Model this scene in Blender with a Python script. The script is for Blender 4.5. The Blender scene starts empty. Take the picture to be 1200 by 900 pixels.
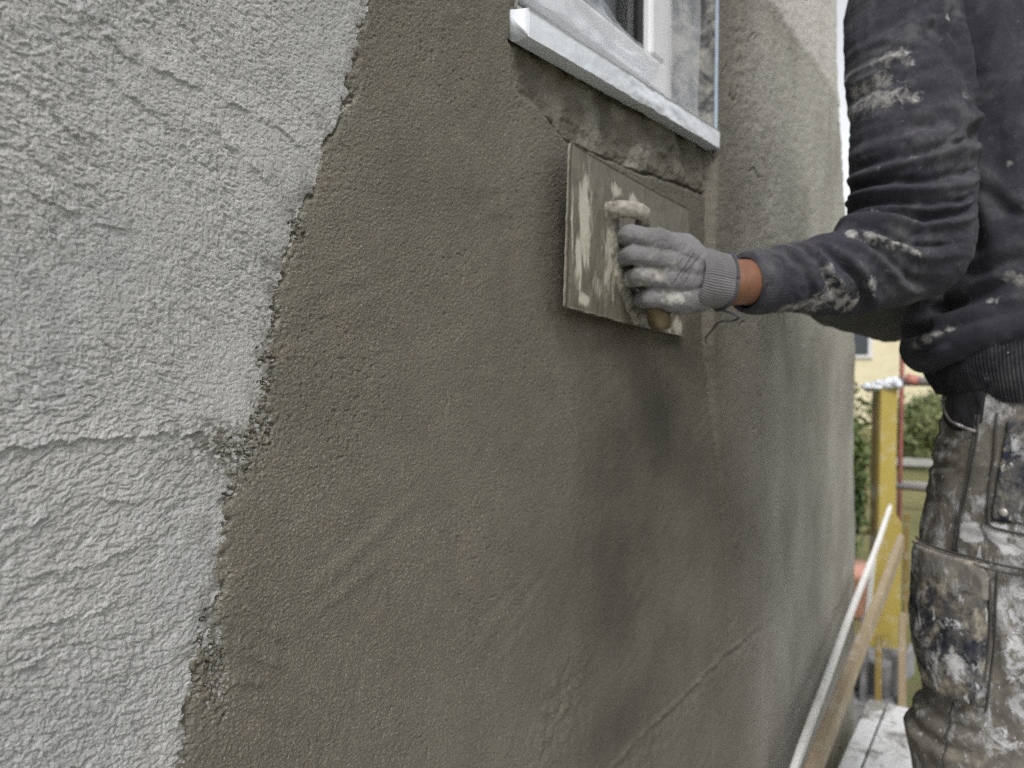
import bpy, bmesh, math, random
import numpy as np
from mathutils import Vector, Matrix, noise as mnoise
random.seed(7)
C = bpy.context.scene.collection
SC = bpy.context.scene
rad = math.radians

# ------------------------------------------------------------------ camera
# x runs along the house wall, y into the wall (face at y = 0), z up from the scaffold deck
cam_d = bpy.data.cameras.new('camera'); cam = bpy.data.objects.new('camera', cam_d); C.objects.link(cam)
cam.location = (0, -0.41, 1.0)
fwd = Vector((math.cos(rad(34.7)), math.sin(rad(34.7)), -30/867)).normalized()
cam.rotation_euler = fwd.to_track_quat('-Z', 'Y').to_euler()
cam_d.sensor_width = 36; cam_d.lens = 26.01; cam_d.clip_start = .02; cam_d.clip_end = 2000
cam_d.dof.use_dof = True; cam_d.dof.focus_distance = .52; cam_d.dof.aperture_fstop = 7.6
SC.camera = cam
SC.cycles.use_denoising = False; SC.cycles.filter_width = 1.1

# ------------------------------------------------------------------ sky, sun, exposure
W = bpy.data.worlds.new('World'); SC.world = W; W.use_nodes = True
nt = W.node_tree; nt.nodes.clear()
sky = nt.nodes.new('ShaderNodeTexSky'); sky.sky_type = 'NISHITA'; sky.sun_disc = False
SUN_EL, SUN_AZ = 50, 214            # azimuth, degrees from +x towards +y
sky.sun_elevation = rad(SUN_EL); sky.sun_rotation = rad(90 - SUN_AZ); sky.air_density = 1.0; sky.dust_density = 2.0; sky.ozone_density = .6
hs = nt.nodes.new('ShaderNodeHueSaturation'); hs.inputs['Saturation'].default_value = .12   # cloud cover: hardly any blue left
bg = nt.nodes.new('ShaderNodeBackground'); bg.inputs['Strength'].default_value = .15
wo = nt.nodes.new('ShaderNodeOutputWorld')
nt.links.new(sky.outputs[0], hs.inputs['Color']); nt.links.new(hs.outputs[0], bg.inputs[0]); nt.links.new(bg.outputs[0], wo.inputs[0])
sd = bpy.data.lights.new('sun', 'SUN'); sun = bpy.data.objects.new('sun', sd); C.objects.link(sun)
sd.energy = 1.5; sd.angle = rad(20); sd.color = (1, .97, .93)
sv = Vector((math.cos(rad(SUN_EL))*math.cos(rad(SUN_AZ)), math.cos(rad(SUN_EL))*math.sin(rad(SUN_AZ)), math.sin(rad(SUN_EL))))
sun.rotation_euler = sv.to_track_quat('Z', 'Y').to_euler()
vs = SC.view_settings; vs.view_transform = 'Standard'; vs.look = 'None'; vs.gamma = 1; vs.use_curve_mapping = False
vs.exposure = 0.58

# ------------------------------------------------------------------ helpers
def tag(o, label=None, cat=None, group=None, kind=None):
    if label: o['label'] = label
    if cat: o['category'] = cat
    if group: o['group'] = group
    if kind: o['kind'] = kind
    return o
def empty(name, loc=(0, 0, 0)):
    o = bpy.data.objects.new(name, None); C.objects.link(o); o.location = loc; o.empty_display_size = .1
    return o
def world_of(o):
    m = Matrix.LocRotScale(o.location, o.rotation_euler, o.scale)
    return world_of(o.parent) @ o.matrix_parent_inverse @ m if o.parent else m
def link(name, me, mat=None, parent=None, smooth=True):
    o = bpy.data.objects.new(name, me); C.objects.link(o)
    if mat: me.materials.append(mat)
    if smooth: me.polygons.foreach_set('use_smooth', np.ones(len(me.polygons), bool))
    if parent:
        o.parent = parent
        o.matrix_parent_inverse = world_of(parent).inverted()
    return o
def mesh_np(V, F):
    me = bpy.data.meshes.new('mesh'); n = F.shape[1]
    me.vertices.add(len(V)); me.vertices.foreach_set('co', np.ascontiguousarray(V, dtype=np.float32).ravel())
    me.loops.add(F.size); me.loops.foreach_set('vertex_index', np.ascontiguousarray(F, dtype=np.int32).ravel())
    me.polygons.add(len(F)); me.polygons.foreach_set('loop_start', np.arange(len(F), dtype=np.int32)*n)
    me.update(calc_edges=True); me.validate()
    return me
def attr(me, name, a):
    at = me.attributes.new(name, 'FLOAT', 'POINT'); at.data.foreach_set('value', np.ascontiguousarray(a, dtype=np.float32))
def bm_mesh(bm, name='mesh'):
    me = bpy.data.meshes.new(name); bm.normal_update(); bm.to_mesh(me); bm.free(); return me
def grid_faces(nu, nv, wrap_u=False):
    i = np.arange(nu if wrap_u else nu-1); j = np.arange(nv-1)
    I, J = np.meshgrid(i, j, indexing='ij'); I2 = (I+1) % nu
    return np.stack([I*nv+J, I2*nv+J, I2*nv+J+1, I*nv+J+1], -1).reshape(-1, 4)
def box(bm, x0, x1, y0, y1, z0, z1):
    vs_ = [bm.verts.new((x, y, z)) for x in (x0, x1) for y in (y0, y1) for z in (z0, z1)]
    for f in ((0, 1, 3, 2), (4, 6, 7, 5), (0, 4, 5, 1), (2, 3, 7, 6), (0, 2, 6, 4), (1, 5, 7, 3)):
        bm.faces.new([vs_[k] for k in f])
    return vs_
def box_obj(name, b, mat, parent=None, bevel=.002, seg=2, rough=0, sub=0):
    bm = bmesh.new(); box(bm, *b)
    bmesh.ops.recalc_face_normals(bm, faces=bm.faces)
    if bevel: bmesh.ops.bevel(bm, geom=list(bm.edges), offset=bevel, segments=seg, affect='EDGES', profile=.5)
    if sub: bmesh.ops.subdivide_edges(bm, edges=list(bm.edges), cuts=sub, use_grid_fill=True)
    if rough:
        for v in bm.verts: v.co += Vector(mnoise.noise_vector(v.co*9))*rough
    return link(name, bm_mesh(bm), mat, parent, smooth=False)
def beam(name, p0, p1, w, h, mat, parent=None, up=(0, 0, 1), bevel=.003, cuts=0, rough=0):
    """a bar of section w x h from p0 to p1"""
    p0, p1 = Vector(p0), Vector(p1); d = (p1-p0); L = d.length; d.normalize(); s = d.cross(Vector(up)).normalized(); u = s.cross(d)
    bm = bmesh.new(); box(bm, 0, L, -w/2, w/2, -h/2, h/2); bmesh.ops.recalc_face_normals(bm, faces=bm.faces)
    if bevel: bmesh.ops.bevel(bm, geom=list(bm.edges), offset=bevel, segments=2, affect='EDGES')
    if cuts:
        for k in range(1, cuts): bmesh.ops.bisect_plane(bm, geom=bm.verts[:]+bm.edges[:]+bm.faces[:], plane_co=(L*k/cuts, 0, 0), plane_no=(1, 0, 0))
    if rough:
        for v in bm.verts: v.co += Vector(mnoise.noise_vector(v.co*3+p0))*rough
    m = Matrix((d, s, u)).transposed().to_4x4(); m.translation = p0
    bm.transform(m)
    return link(name, bm_mesh(bm), mat, parent, smooth=False)
def tube_np(P, Rr, n=16, cap=True):
    """round tube through points P (k,3) with radii Rr"""
    P = np.asarray(P, float); k = len(P); Rr = np.broadcast_to(np.asarray(Rr, float), (k,))
    T = np.gradient(P, axis=0); T /= np.linalg.norm(T, axis=1)[:, None]
    ref = np.array([0, 0, 1.]) if abs(T[0, 2]) < .9 else np.array([1., 0, 0])
    N = np.cross(T[0], ref); N /= np.linalg.norm(N); V = []
    for i in range(k):
        N = N - T[i]*(N@T[i]); N /= np.linalg.norm(N); B = np.cross(T[i], N)
        a = np.arange(n)*2*np.pi/n
        V.append(P[i]+Rr[i]*(np.cos(a)[:, None]*N+np.sin(a)[:, None]*B))
    V = np.stack(V, 1).reshape(-1, 3)       # n rings across, k along
    return V, grid_faces(n, k, True)
def tube_obj(name, P, Rr, mat, parent=None, n=16, lump=0):
    V, F = tube_np(P, Rr, n); k = len(P)
    if lump: V = V+np.array([mnoise.noise_vector(Vector(v)*110)+mnoise.noise_vector(Vector(v)*260)*.5 for v in V])*lump
    me = mesh_np(V, F); bm = bmesh.new(); bm.from_mesh(me); bm.verts.ensure_lookup_table()
    for j in (0, k-1):
        try: bm.faces.new([bm.verts[i*k+j] for i in range(n)])
        except ValueError: pass
    bmesh.ops.recalc_face_normals(bm, faces=bm.faces); bpy.data.meshes.remove(me)
    return link(name, bm_mesh(bm), mat, parent)
def smoothstep(a, b, x):
    t = np.clip((x-a)/(b-a), 0, 1); return t*t*(3-2*t)
def spline(P, n):
    """Catmull-Rom through P, n samples"""
    P = np.asarray(P, float); Q = np.vstack([2*P[0]-P[1], P, 2*P[-1]-P[-2]]); m = len(P)-1; out = []
    for t in np.linspace(0, m-1e-9, n):
        i = int(t); u = t-i; a, b, c, d = Q[i:i+4]
        out.append(.5*((2*b)+(c-a)*u+(2*a-5*b+4*c-d)*u*u+(3*b-a-3*c+d)*u**3))
    return np.array(out)
# gradient noise on numpy arrays
_rng = np.random.default_rng(11); _perm = _rng.permutation(4096).astype(np.int64); _g = _rng.uniform(0, 2*np.pi, 4096)
_gx, _gy = np.cos(_g), np.sin(_g)
def noise2(x, y, seed=0):
    x = x+seed*17.31; y = y-seed*9.77
    xi = np.floor(x).astype(np.int64); yi = np.floor(y).astype(np.int64); fx = x-xi; fy = y-yi
    u = fx**3*(fx*(fx*6-15)+10); v = fy**3*(fy*(fy*6-15)+10)
    def gr(dx, dy):
        h = _perm[(_perm[(xi+dx) & 4095]+yi+dy) & 4095]
        return _gx[h]*(fx-dx)+_gy[h]*(fy-dy)
    a = gr(0, 0); b = gr(1, 0); c = gr(0, 1); d = gr(1, 1)
    return 1.4*((a+(b-a)*u)*(1-v)+(c+(d-c)*u)*v)
def fbm(x, y, oct=4, seed=0, gain=.5):
    s = 0; a = 1.
    for o in range(oct): s = s+a*noise2(x*2**o, y*2**o, seed+o*3); a *= gain
    return s
def pdist(x, y, P):
    """distance, signed side and position 0..1 along a polyline"""
    P = np.asarray(P, float); best = np.full(x.shape, 1e9); side = np.zeros(x.shape); tt = np.zeros(x.shape); n = len(P)-1
    for k in range(n):
        a, b = P[k], P[k+1]; d = b-a; L2 = d@d+1e-12
        t = np.clip(((x-a[0])*d[0]+(y-a[1])*d[1])/L2, 0, 1)
        qx = x-(a[0]+t*d[0]); qy = y-(a[1]+t*d[1]); r = np.hypot(qx, qy); m = r < best
        best = np.where(m, r, best); side = np.where(m, np.sign(d[0]*qy-d[1]*qx), side); tt = np.where(m, (k+t)/n, tt)
    return best, side, tt

# ------------------------------------------------------------------ materials
class NT:
    """small node-tree builder"""
    def __init__(s, name):
        s.m = bpy.data.materials.new(name); s.m.use_nodes = True; s.t = s.m.node_tree
        s.b = s.t.nodes['Principled BSDF']; s.out = s.t.nodes['Material Output']
    def n(s, typ, ins=None, **kw):
        nd = s.t.nodes.new('ShaderNode'+typ)
        for k, v in kw.items(): setattr(nd, k, v)
        for k, v in (ins or {}).items(): s.set(nd.inputs[k], v)
        return nd
    def set(s, sock, v):
        if isinstance(v, bpy.types.NodeSocket): s.t.links.new(v, sock)
        elif isinstance(v, bpy.types.Node): s.t.links.new(v.outputs[0], sock)
        else:
            if isinstance(v, (tuple, list)) and len(v) == 3 and sock.type == 'RGBA': v = (*v, 1)
            sock.default_value = v
    def obj(s): return s.n('TexCoord').outputs['Object']
    def noise(s, scale, detail=4, rough=.5, vec=None, dist=0, out='Fac'):
        nd = s.n('TexNoise', {'Scale': scale, 'Detail': detail, 'Roughness': rough, 'Distortion': dist})
        s.set(nd.inputs['Vector'], vec if vec is not None else s.obj()); return nd.outputs[out]
    def attr(s, name): return s.n('Attribute', attribute_name=name).outputs['Fac']
    def math(s, op, a, b=0.0, clamp=False):
        nd = s.n('Math', operation=op, use_clamp=clamp); s.set(nd.inputs[0], a); s.set(nd.inputs[1], b); return nd.outputs[0]
    def mix(s, f, a, b, blend='MIX'):
        nd = s.n('Mix', data_type='RGBA', blend_type=blend)
        s.set(nd.inputs[0], f); s.set(nd.inputs[6], a); s.set(nd.inputs[7], b); return nd.outputs[2]
    def ramp(s, f, lo, hi):
        nd = s.n('MapRange', {'From Min': lo, 'From Max': hi}, clamp=True); s.set(nd.inputs[0], f); return nd.outputs[0]
    def map(s, scale, rot=(0, 0, 0), vec=None):
        nd = s.n('Mapping', {'Scale': scale, 'Rotation': rot}); s.set(nd.inputs[0], vec if vec is not None else s.obj()); return nd.outputs[0]
    def bump(s, h, strength=.5, dist=.001, prev=None):
        nd = s.n('Bump', {'Strength': strength, 'Distance': dist}); s.set(nd.inputs['Height'], h)
        if prev is not None: s.set(nd.inputs['Normal'], prev)
        return nd.outputs[0]
    def done(s, color=None, rough=None, normal=None, **kw):
        if color is not None: s.set(s.b.inputs['Base Color'], color)
        if rough is not None: s.set(s.b.inputs['Roughness'], rough)
        if normal is not None: s.set(s.b.inputs['Normal'], normal)
        for k, v in kw.items(): s.set(s.b.inputs[k.replace('_', ' ')], v)
        return s.m
def plain(name, col, rough=.6, var=.15, scale=30, bump=.2, bscale=200, **kw):
    t = NT(name); n = t.noise(scale, 5, .6)
    c = t.mix(t.ramp(n, .3, .7), tuple(x*(1-var) for x in col), tuple(min(1, x*(1+var)) for x in col))
    return t.done(c, rough, t.bump(t.noise(bscale, 3), bump, .0006), **kw)

def mat_dry():
    t = NT('dry_base_coat'); big = t.noise(9, 4, .55); mid = t.noise(70, 5, .65); fine = t.noise(820, 3, .6); gr = t.noise(1700, 2, .6)
    c = t.mix(t.ramp(big, .3, .7), (.262, .263, .266), (.360, .354, .342))
    c = t.mix(t.ramp(mid, .35, .8), c, (.42, .42, .42))
    c = t.mix(t.math('MULTIPLY', t.ramp(fine, .53, .70), .62), c, (.165, .163, .16))
    c = t.mix(t.math('MULTIPLY', t.ramp(gr, .56, .72), .5), c, (.47, .47, .47))
    c = t.mix(t.attr('damp'), c, (.105, .100, .082))
    nrm = t.bump(gr, .8, .0006); nrm = t.bump(fine, .7, .0009, nrm)
    return t.done(c, .95, nrm, Specular_IOR_Level=.2)
def mat_fresh():
    t = NT('fresh_plaster'); wet_shade = t.attr('wet'); pale = t.attr('pale')
    big = t.noise(6, 7, .68); mid = t.noise(26, 7, .7); fine = t.noise(620, 3, .6); gr = t.noise(1250, 2, .6)
    c = t.mix(t.ramp(big, .3, .7), (.089, .084, .067), (.130, .123, .101))
    c = t.mix(t.math('MULTIPLY', t.ramp(mid, .42, .68), .65), c, (.128, .106, .086))
    c = t.mix(wet_shade, c, (.052, .048, .038))
    c = t.mix(pale, c, (.320, .314, .278))
    c = t.mix(t.attr('dried'), c, (.42, .41, .385))
    c = t.mix(t.math('MULTIPLY', t.ramp(fine, .54, .66), .7), c, t.mix(1.0, c, (2.1, 2.1, 2.1), 'MULTIPLY'))
    c = t.mix(t.math('MULTIPLY', t.ramp(gr, .58, .70), .5), c, t.mix(1.0, c, (.5, .5, .5), 'MULTIPLY'))
    nrm = t.bump(gr, .85, .0006); nrm = t.bump(fine, .8, .0011, nrm); nrm = t.bump(t.noise(300, 3, .6, t.map((1, 1, 1.5), (0, .6, 0))), .35, .0009, nrm)
    rg = t.n('MapRange', {'From Min': 0, 'From Max': 1, 'To Min': .80, 'To Max': .58}); t.set(rg.inputs[0], wet_shade)
    return t.done(c, rg.outputs[0], nrm, Specular_IOR_Level=.35)
M = {}
M['dry'] = mat_dry(); M['fresh'] = mat_fresh()

# ------------------------------------------------------------------ house wall (height field, two coats of plaster)
house = empty('house', (0, 0, 0))
tag(house, 'house wall half covered in dark fresh plaster over a pale rough base coat', 'house')
WX0, WX1, WZ0 = .600, 1.118, 1.327        # window opening (left, right, bottom)
def edge_x(z): return np.interp(z, [-.3, .4, 1.0, 1.3, 1.75, 2.0], [2.42, 2.40, 2.335, 2.19, 2.005, 1.99])
def build_wall():
    d = .41
    # columns: as fine as the plaster grain close by, coarser along the wall
    px = np.arange(-70, 1012, 1.12); u = (px-600)/867; den = .5693-.8221*u
    X = d*(.8221+.5693*u)/den; T = d/den
    keep = X < 2.45; X, T = X[keep], T[keep]
    left = np.linspace(-1.5, X[0]-.01, 24); X = np.concatenate([left, X]); T = np.concatenate([np.full(24, T[0]), T])
    T = np.maximum(T, .36)
    s = np.arange(-.60, .535, .00130)
    nrow = len(s); lo, hi = 45, 55
    Zc = 1.0+s[None, :]*T[:, None]
    zl = np.linspace(-.5, 0, lo, endpoint=False); ul = np.linspace(0, 1, lo, endpoint=False)
    z_lo = -.5+(Zc[:, :1]+.5)*ul[None, :]; z_lo = np.minimum(z_lo, Zc[:, :1]-1e-4)
    uh = (np.arange(hi)+1)/hi; z_hi = Zc[:, -1:]+(3.0-Zc[:, -1:])*uh[None, :]
    Z = np.concatenate([z_lo, Zc, z_hi], 1); nv = Z.shape[1]; nu = len(X)
    X = np.repeat(X[:, None], nv, 1)
    ex = edge_x(Z)+.004*noise2(Z*18, Z*0, 5)+.0025*noise2(Z*70, Z*0, 6)
    X = np.minimum(X, ex)
    # snap to the window opening
    for ed in (WX0, WX1): 
        m = (np.abs(X-ed) < .0017) & (Z > WZ0-.01); X = np.where(m, ed, X)
    x, z = X.ravel(), Z.ravel()
    # --- boundary of the fresh coat
    B = np.array([(.46, 1.45), (.43, 1.33), (.401, 1.268), (.386, 1.225), (.382, 1.193), (.363, 1.158), (.349, 1.122), (.332, 1.093), (.321, 1.063), (.313, 1.028), (.308, .994), (.303, .972), (.300, .956), (.283, .924), (.275, .904), (.271, .883), (.272, .856), (.258, .841), (.251, .81), (.246, .78), (.242, .756), (.23, .7), (.2, .5), (.2, -.4)])[::-1]
    xb = np.interp(z, B[:, 0]*0+B[:, 1], B[:, 0])
    wob = .0040*fbm(x*45, z*45, 3, 1, .6)+.0040*noise2(x*130, z*200, 4)*smoothstep(-.1, .5, noise2(x*40, z*40, 47))+.0014*noise2(x*420, z*420, 14)+.0045*noise2(x*210, z*210, 157)*smoothstep(-.25, .35, noise2(x*32, z*32, 158))
    def blob(cx, cz, rx, rz, ang=0): 
        c, sn = math.cos(ang), math.sin(ang); a = ((x-cx)*c+(z-cz)*sn)/rx; b = (-(x-cx)*sn+(z-cz)*c)/rz; return np.exp(-(a*a+b*b))
    crumb = np.maximum.reduce([blob(.276, .944, .036, .019, -.3), blob(.303, .952, .010, .020), blob(.268, .80, .011, .035, .1)*.9, blob(.330, 1.09, .008, .03, .4)*.5, blob(.307, 1.0, .007, .03)*.55])
    g = (x-xb)+wob+crumb*.034*fbm(x*230, z*230, 2, 8, .7)+blob(.280, .944, .024, .015, -.3)*.008-blob(.268, .805, .0055, .036, .06)*(.022+.022*noise2(x*260, z*260, 154))
    fresh = smoothstep(-.0006, .0009, g)
    # --- pale base coat: torn, dragged grains that follow the strokes of the trowel
    th = -.62+.42*noise2(x*5, z*5, 20)+.9*smoothstep(1.03, .93, z)-.55*smoothstep(.90, .80, z)+.5*noise2(x*16, z*16, 24)
    wx = x+.0016*noise2(x*230, z*230, 31); wz = z+.0016*noise2(x*230, z*230, 32)
    angs = (-1.15, -.75, -.35, .05, .45); wt = [np.exp(-((th-a)/.24)**2) for a in angs]; wn = np.sqrt(sum(w*w for w in wt))+1e-3
    def strk(fl, fw, sd): return sum(w*noise2((wx*math.cos(a)+wz*math.sin(a))*fl, (-wx*math.sin(a)+wz*math.cos(a))*fw, sd+k*7) for k, (a, w) in enumerate(zip(angs, wt)))/wn
    a1 = strk(140, 330, 40); a2 = strk(270, 500, 141); a3 = noise2(x*560, z*560, 42); a4 = strk(36, 110, 243)
    def torn(n, k): q = n*k; f = np.floor(q); r = q-f; return (f+smoothstep(.55, .98, r))/k
    rough_zone = .28+.82*smoothstep(-.3, .5, noise2(x*13, z*13, 44)+.6*smoothstep(.95, .80, z)+.5*smoothstep(.30, .18, x))
    low = smoothstep(.95, .82, z); hd = .0016-.00058*smoothstep(.12, .26, a1)*rough_zone*(1-.6*low)-.00046*smoothstep(.16, .28, a2)+.00026*torn(a1, 1.5)*rough_zone*(1-.7*low)-low*(.00048*smoothstep(.14, .26, noise2(wx*190, wz*270, 161))+.00045*smoothstep(.2, .3, noise2(wx*330, wz*330, 162)))-.00055*smoothstep(.22, .34, strk(85, 230, 341))*rough_zone**2+.00030*a3+.0009*torn(a4, 2.2)*smoothstep(-.1, .5, noise2(x*17, z*17, 45))*rough_zone+.0018*fbm(x*9, z*9, 2, 46)
    def ledge(P, dep, w):
        dd, sd_, tt = pdist(x, z, P); e = np.clip(np.minimum(tt, 1-tt)*6, 0, 1); wv = .0030*noise2(x*120, z*120, 50)+.0012*noise2(x*420, z*420, 49)
        q = sd_*dd+wv; return 1.15*dep*e*smoothstep(-.6, .1, noise2(x*60, z*60, 48))*(smoothstep(-w*.6, 0, q)*np.exp(-np.clip(q, 0, 9)/(w*4)))
    hd += ledge([(.10, .953), (.153, .956), (.189, .957), (.236, .957), (.292, .954)], .0018, .0015)
    hd += ledge([(.16, 1.195), (.22, 1.165), (.284, 1.159), (.316, 1.152), (.354, 1.139)], .0015, .0015)
    hd += ledge([(.27, 1.135), (.295, 1.125), (.31, 1.112)], .0013, .0015)+ledge([(.262, 1.145), (.285, 1.128), (.30, 1.115)], .0011, .0014)
    for P in ([(.15, .915), (.19, .925), (.23, .918)], [(.15, .893), (.18, .888), (.24, .897)], [(.15, .868), (.19, .862), (.21, .867)], [(.15, .842), (.172, .85), (.178, .838)],
              [(.16, 1.085), (.19, 1.075), (.22, 1.07)], [(.15, 1.14), (.18, 1.125), (.2, 1.11)], [(.18, 1.18), (.21, 1.15), (.24, 1.135)], [(.16, 1.12), (.175, 1.095), (.18, 1.07)], [(.24, 1.22), (.255, 1.19), (.275, 1.17)]):
        hd += ledge(P, .0014, .0013)
    # --- dark fresh coat: fine floated sand grain, arcs of the float
    far = smoothstep(.5, 1.3, x)
    k2 = smoothstep(-.35, .35, noise2(x*7, z*7, 60))
    b1 = noise2((x*.8+z*.6)*190, (-x*.6+z*.8)*340, 61)*k2+noise2((x*.95-z*.3)*190, (x*.3+z*.95)*340, 65)*(1-k2); b2 = noise2(x*640, z*640, 62); b3 = fbm(x*60, z*60, 3, 63)
    hf = .0030+(.00024+.0001*far)*b1+.00060*b2+.00020*noise2(x*330, z*330, 156)-.0009*smoothstep(.45, .60, noise2(x*210, z*210, 159))*smoothstep(-.1, .4, noise2(x*11, z*11, 160))+.0003*b3*(1+.5*far)+.0016*fbm(x*5, z*5, 3, 64)
    arcs = 0
    for (cx, cz, r0, r1, a0, a1_, amp) in ((.18, .62, .16, .23, .2, 1.25, .0006), (.55, .70, .12, .26, 2.2, 3.3, .0003), (.95, .65, .2, .32, 1.8, 2.8, .0003)):
        rr = np.hypot(x-cx, z-cz); an = np.arctan2(z-cz, x-cx)
        m = smoothstep(r0, r0+.02, rr)*smoothstep(r1, r1-.02, rr)*smoothstep(a0, a0+.25, an)*smoothstep(a1_, a1_-.25, an)
        arcs = arcs+amp*m*(np.sin(rr*430+5*noise2(x*25, z*25, 66))*.5+noise2(rr*150, an*4, 69))*smoothstep(-.2, .5, noise2(x*20, z*20, 59))
    hf = hf+arcs+.0011*smoothstep(.1, .6, noise2(x*8, z*8, 150))*noise2((x*.94+z*.34)*9, (-x*.34+z*.94)*75, 151)+.0011*smoothstep(.1, .6, noise2(x*8, z*8, 152))*noise2((x*.6-z*.8)*8, (x*.8+z*.6)*70, 153)
    # thin, dragged edge next to the pale coat
    lip = np.exp(-np.clip(g, 0, 1)/.010); hf += -.0018*lip+.0009*lip*noise2(x*210, z*210, 67)-.0030*np.exp(-((g-.0012)/.0024)**2)*smoothstep(-.3, .3, noise2(x*70, z*70, 54))+crumb*.0012*noise2(x*330, z*330, 68)
    # rough strip below the sill
    dA, sA, tA = pdist(x, z, [(.55, 1.31), (.590, 1.300), (.592, 1.262), (.654, 1.246), (.697, 1.232), (.765, 1.236), (.88, 1.238), (1.02, 1.248), (1.115, 1.250)])
    under = smoothstep(-.004, .006, sA*dA+.003*noise2(x*60, z*60, 70))*(x > .585)*smoothstep(1.125, 1.105, x)*(z > 1.2)*(z < WZ0+.05)
    hf += -under*(.0065+.0034*fbm(x*20, z*24, 4, 71, .65)+.0016*torn(noise2(x*60, z*70, 164), 1.6)+.0004*b1)
    lump = noise2(x*26, z*20, 72); hf += under*smoothstep(.80, 1.0, x)*.0045*(smoothstep(.0, .12, lump)+.4*smoothstep(-.4, -.35, noise2(x*45, z*38, 75)))
    dz = np.abs(sA*dA+.0034*noise2(x*45, z*45, 73)+.0012*noise2(x*160, z*160, 167)); crack = np.exp(-(dz/(.0020+.0010*noise2(x*40, z*40, 165)))**2)*smoothstep(-.75, -.1, noise2(x*9, z*9, 74)+.35*noise2(x*55, z*55, 166)); inw = (tA > .1)*(tA < .99)
    hf -= .0075*crack*inw
    ridge_up = np.exp(-((dA-.007)/.005)**2)*(sA < 0)*inw; hf += .0005*ridge_up
    # proud coat right of the window, its edge runs on downwards
    SV = np.array([(1.118, 1.9), (1.118, 1.33), (1.115, 1.216), (1.108, 1.12), (1.105, 1.02), (1.165, .859), (1.22, .678), (1.245, .49), (1.26, .2), (1.26, -.4)])
    xs = np.interp(z, SV[::-1, 1], SV[::-1, 0])+.004*noise2(z*24, z*0, 76)+.0012*noise2(z*70, z*0, 77)
    proud = .0115*smoothstep(.75, 1.05, z)+.0025; q = x-xs
    stp = smoothstep(-.007-.02*smoothstep(.95, .7, z), .007+.03*smoothstep(.95, .7, z), q); hf += proud*stp*(1-.55*smoothstep(0, .35, q))
    hf -= .0045*np.exp(-((q+.007)/.0024)**2)*smoothstep(-.5, .2, noise2(z*16, x*3, 78))*smoothstep(.45, .6, z)
    right = smoothstep(0, .02, q)
    hf += right*(.0006*smoothstep(-.2, .3, noise2(x*46, z*30, 79))+.0006*b3+.0006*noise2(x*190, z*170, 58))*smoothstep(.85, 1.3, z)
    hf -= right*.004*np.exp(-(np.abs(noise2(x*17, z*11, 80))/.02)**2)*smoothstep(.25, .5, noise2(x*9, z*9, 81))
    # joint at z = .5
    zb = .500-.02*smoothstep(1.3, 1.6, x)+.004*noise2(x*14, x*0, 82)+.0015*noise2(x*60, x*0, 83); q2 = z-zb; jm = smoothstep(.70, .82, x)*smoothstep(1.65, 1.45, x)
    hf += jm*((.0024*np.exp(-(q2/.006)**2)-.0024*np.exp(-((q2+.012)/.007)**2))*(.35+.65*smoothstep(-.4, .3, noise2(x*11, z*30, 57)))-.0016*smoothstep(.004, -.004, q2))+jm*np.exp(-((q2+.02)/.03)**2)*.0018*b3
    dC, sC, tC = pdist(x, z, [(1.150, .49), (1.157, .44), (1.166, .37), (1.16, .25)]); hf -= .003*np.exp(-((dC+.003*noise2(x*60, z*60, 84))/.003)**2)*smoothstep(-.1, .4, noise2(x*20, z*26, 53))
    dR = blob(.68, .615, .07, .05, .5); hf += dR*.0022*torn(noise2(x*75, z*75, 85), 1.4)
    pit = noise2(x*120, z*120, 56); hf -= .0012*smoothstep(.62, .85, pit)*smoothstep(.1, .5, noise2(x*9, z*9, 55))
    for P in ([(.285, .845), (.30, .825), (.318, .81)], [(.277, .825), (.297, .805), (.32, .79)], [(.275, .80), (.30, .785)]):
        dd, ss, tq = pdist(x, z, P); qq = ss*dd+.002*noise2(x*130, z*130, 87); hf += .0018*np.exp(-(qq/.003)**2)*np.clip(np.minimum(tq, 1-tq)*5, 0, 1)
    # older, lighter coat above z = 1.65
    dl = z-(1.652+.010*noise2(x*9, x*0, 88)+.004*noise2(x*45, z*45, 89)-.02*smoothstep(1.9, 2.1, x)); dried = smoothstep(-.010, .014, dl+.006*noise2(x*30, z*30, 51))*smoothstep(1.15, 1.2, x)
    hf += .003*dried
    # dragged vertical streaks at the corner
    st = smoothstep(1.75, 2.05, x)*(.003*noise2(x*40, z*4, 90)); hf += st
    h = hd*(1-fresh)+hf*fresh
    y = -h
    # rounded corner at the end of the wall
    ce = np.clip(x-(ex.ravel()-.012), 0, .012)/.012; y = y+.010*(1-np.sqrt(np.clip(1-ce*ce, 0, 1)))
    V = np.stack([x, y, z], -1); F = grid_faces(nu, nv)
    cx = x[F].mean(1); cz = z[F].mean(1)
    op = (cx > WX0) & (cx < WX1) & (cz > WZ0) & (cz < 2.45)
    deg = (x[F].max(1)-x[F].min(1)) < 1e-6
    fr = fresh[F].mean(1) > .5
    # colour of the coats: damp patches with the person's shade painted in, pale patches
    wet_shade = .92*np.maximum.reduce([blob(.83, .78, .16, .26, -.15), blob(.93, .90, .13, .12)*.9, blob(.86, .55, .2, .10)*.8, blob(1.33, .80, .10, .15)*.25, blob(1.0, 1.0, .15, .08)*.6])
    wet_shade = np.clip(wet_shade*(1.0+.35*fbm(x*7, z*7, 3, 91))+.32*under*smoothstep(-.1, .5, noise2(x*24, z*24, 92))+.35*np.exp(-((x-xb)/.02)**2)*smoothstep(1.1, 1.25, z)+.4*crack*inw, 0, 1)
    wet_shade = np.clip(wet_shade+.18*fbm(x*11, z*9, 4, 93, .6), 0, .95)
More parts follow.
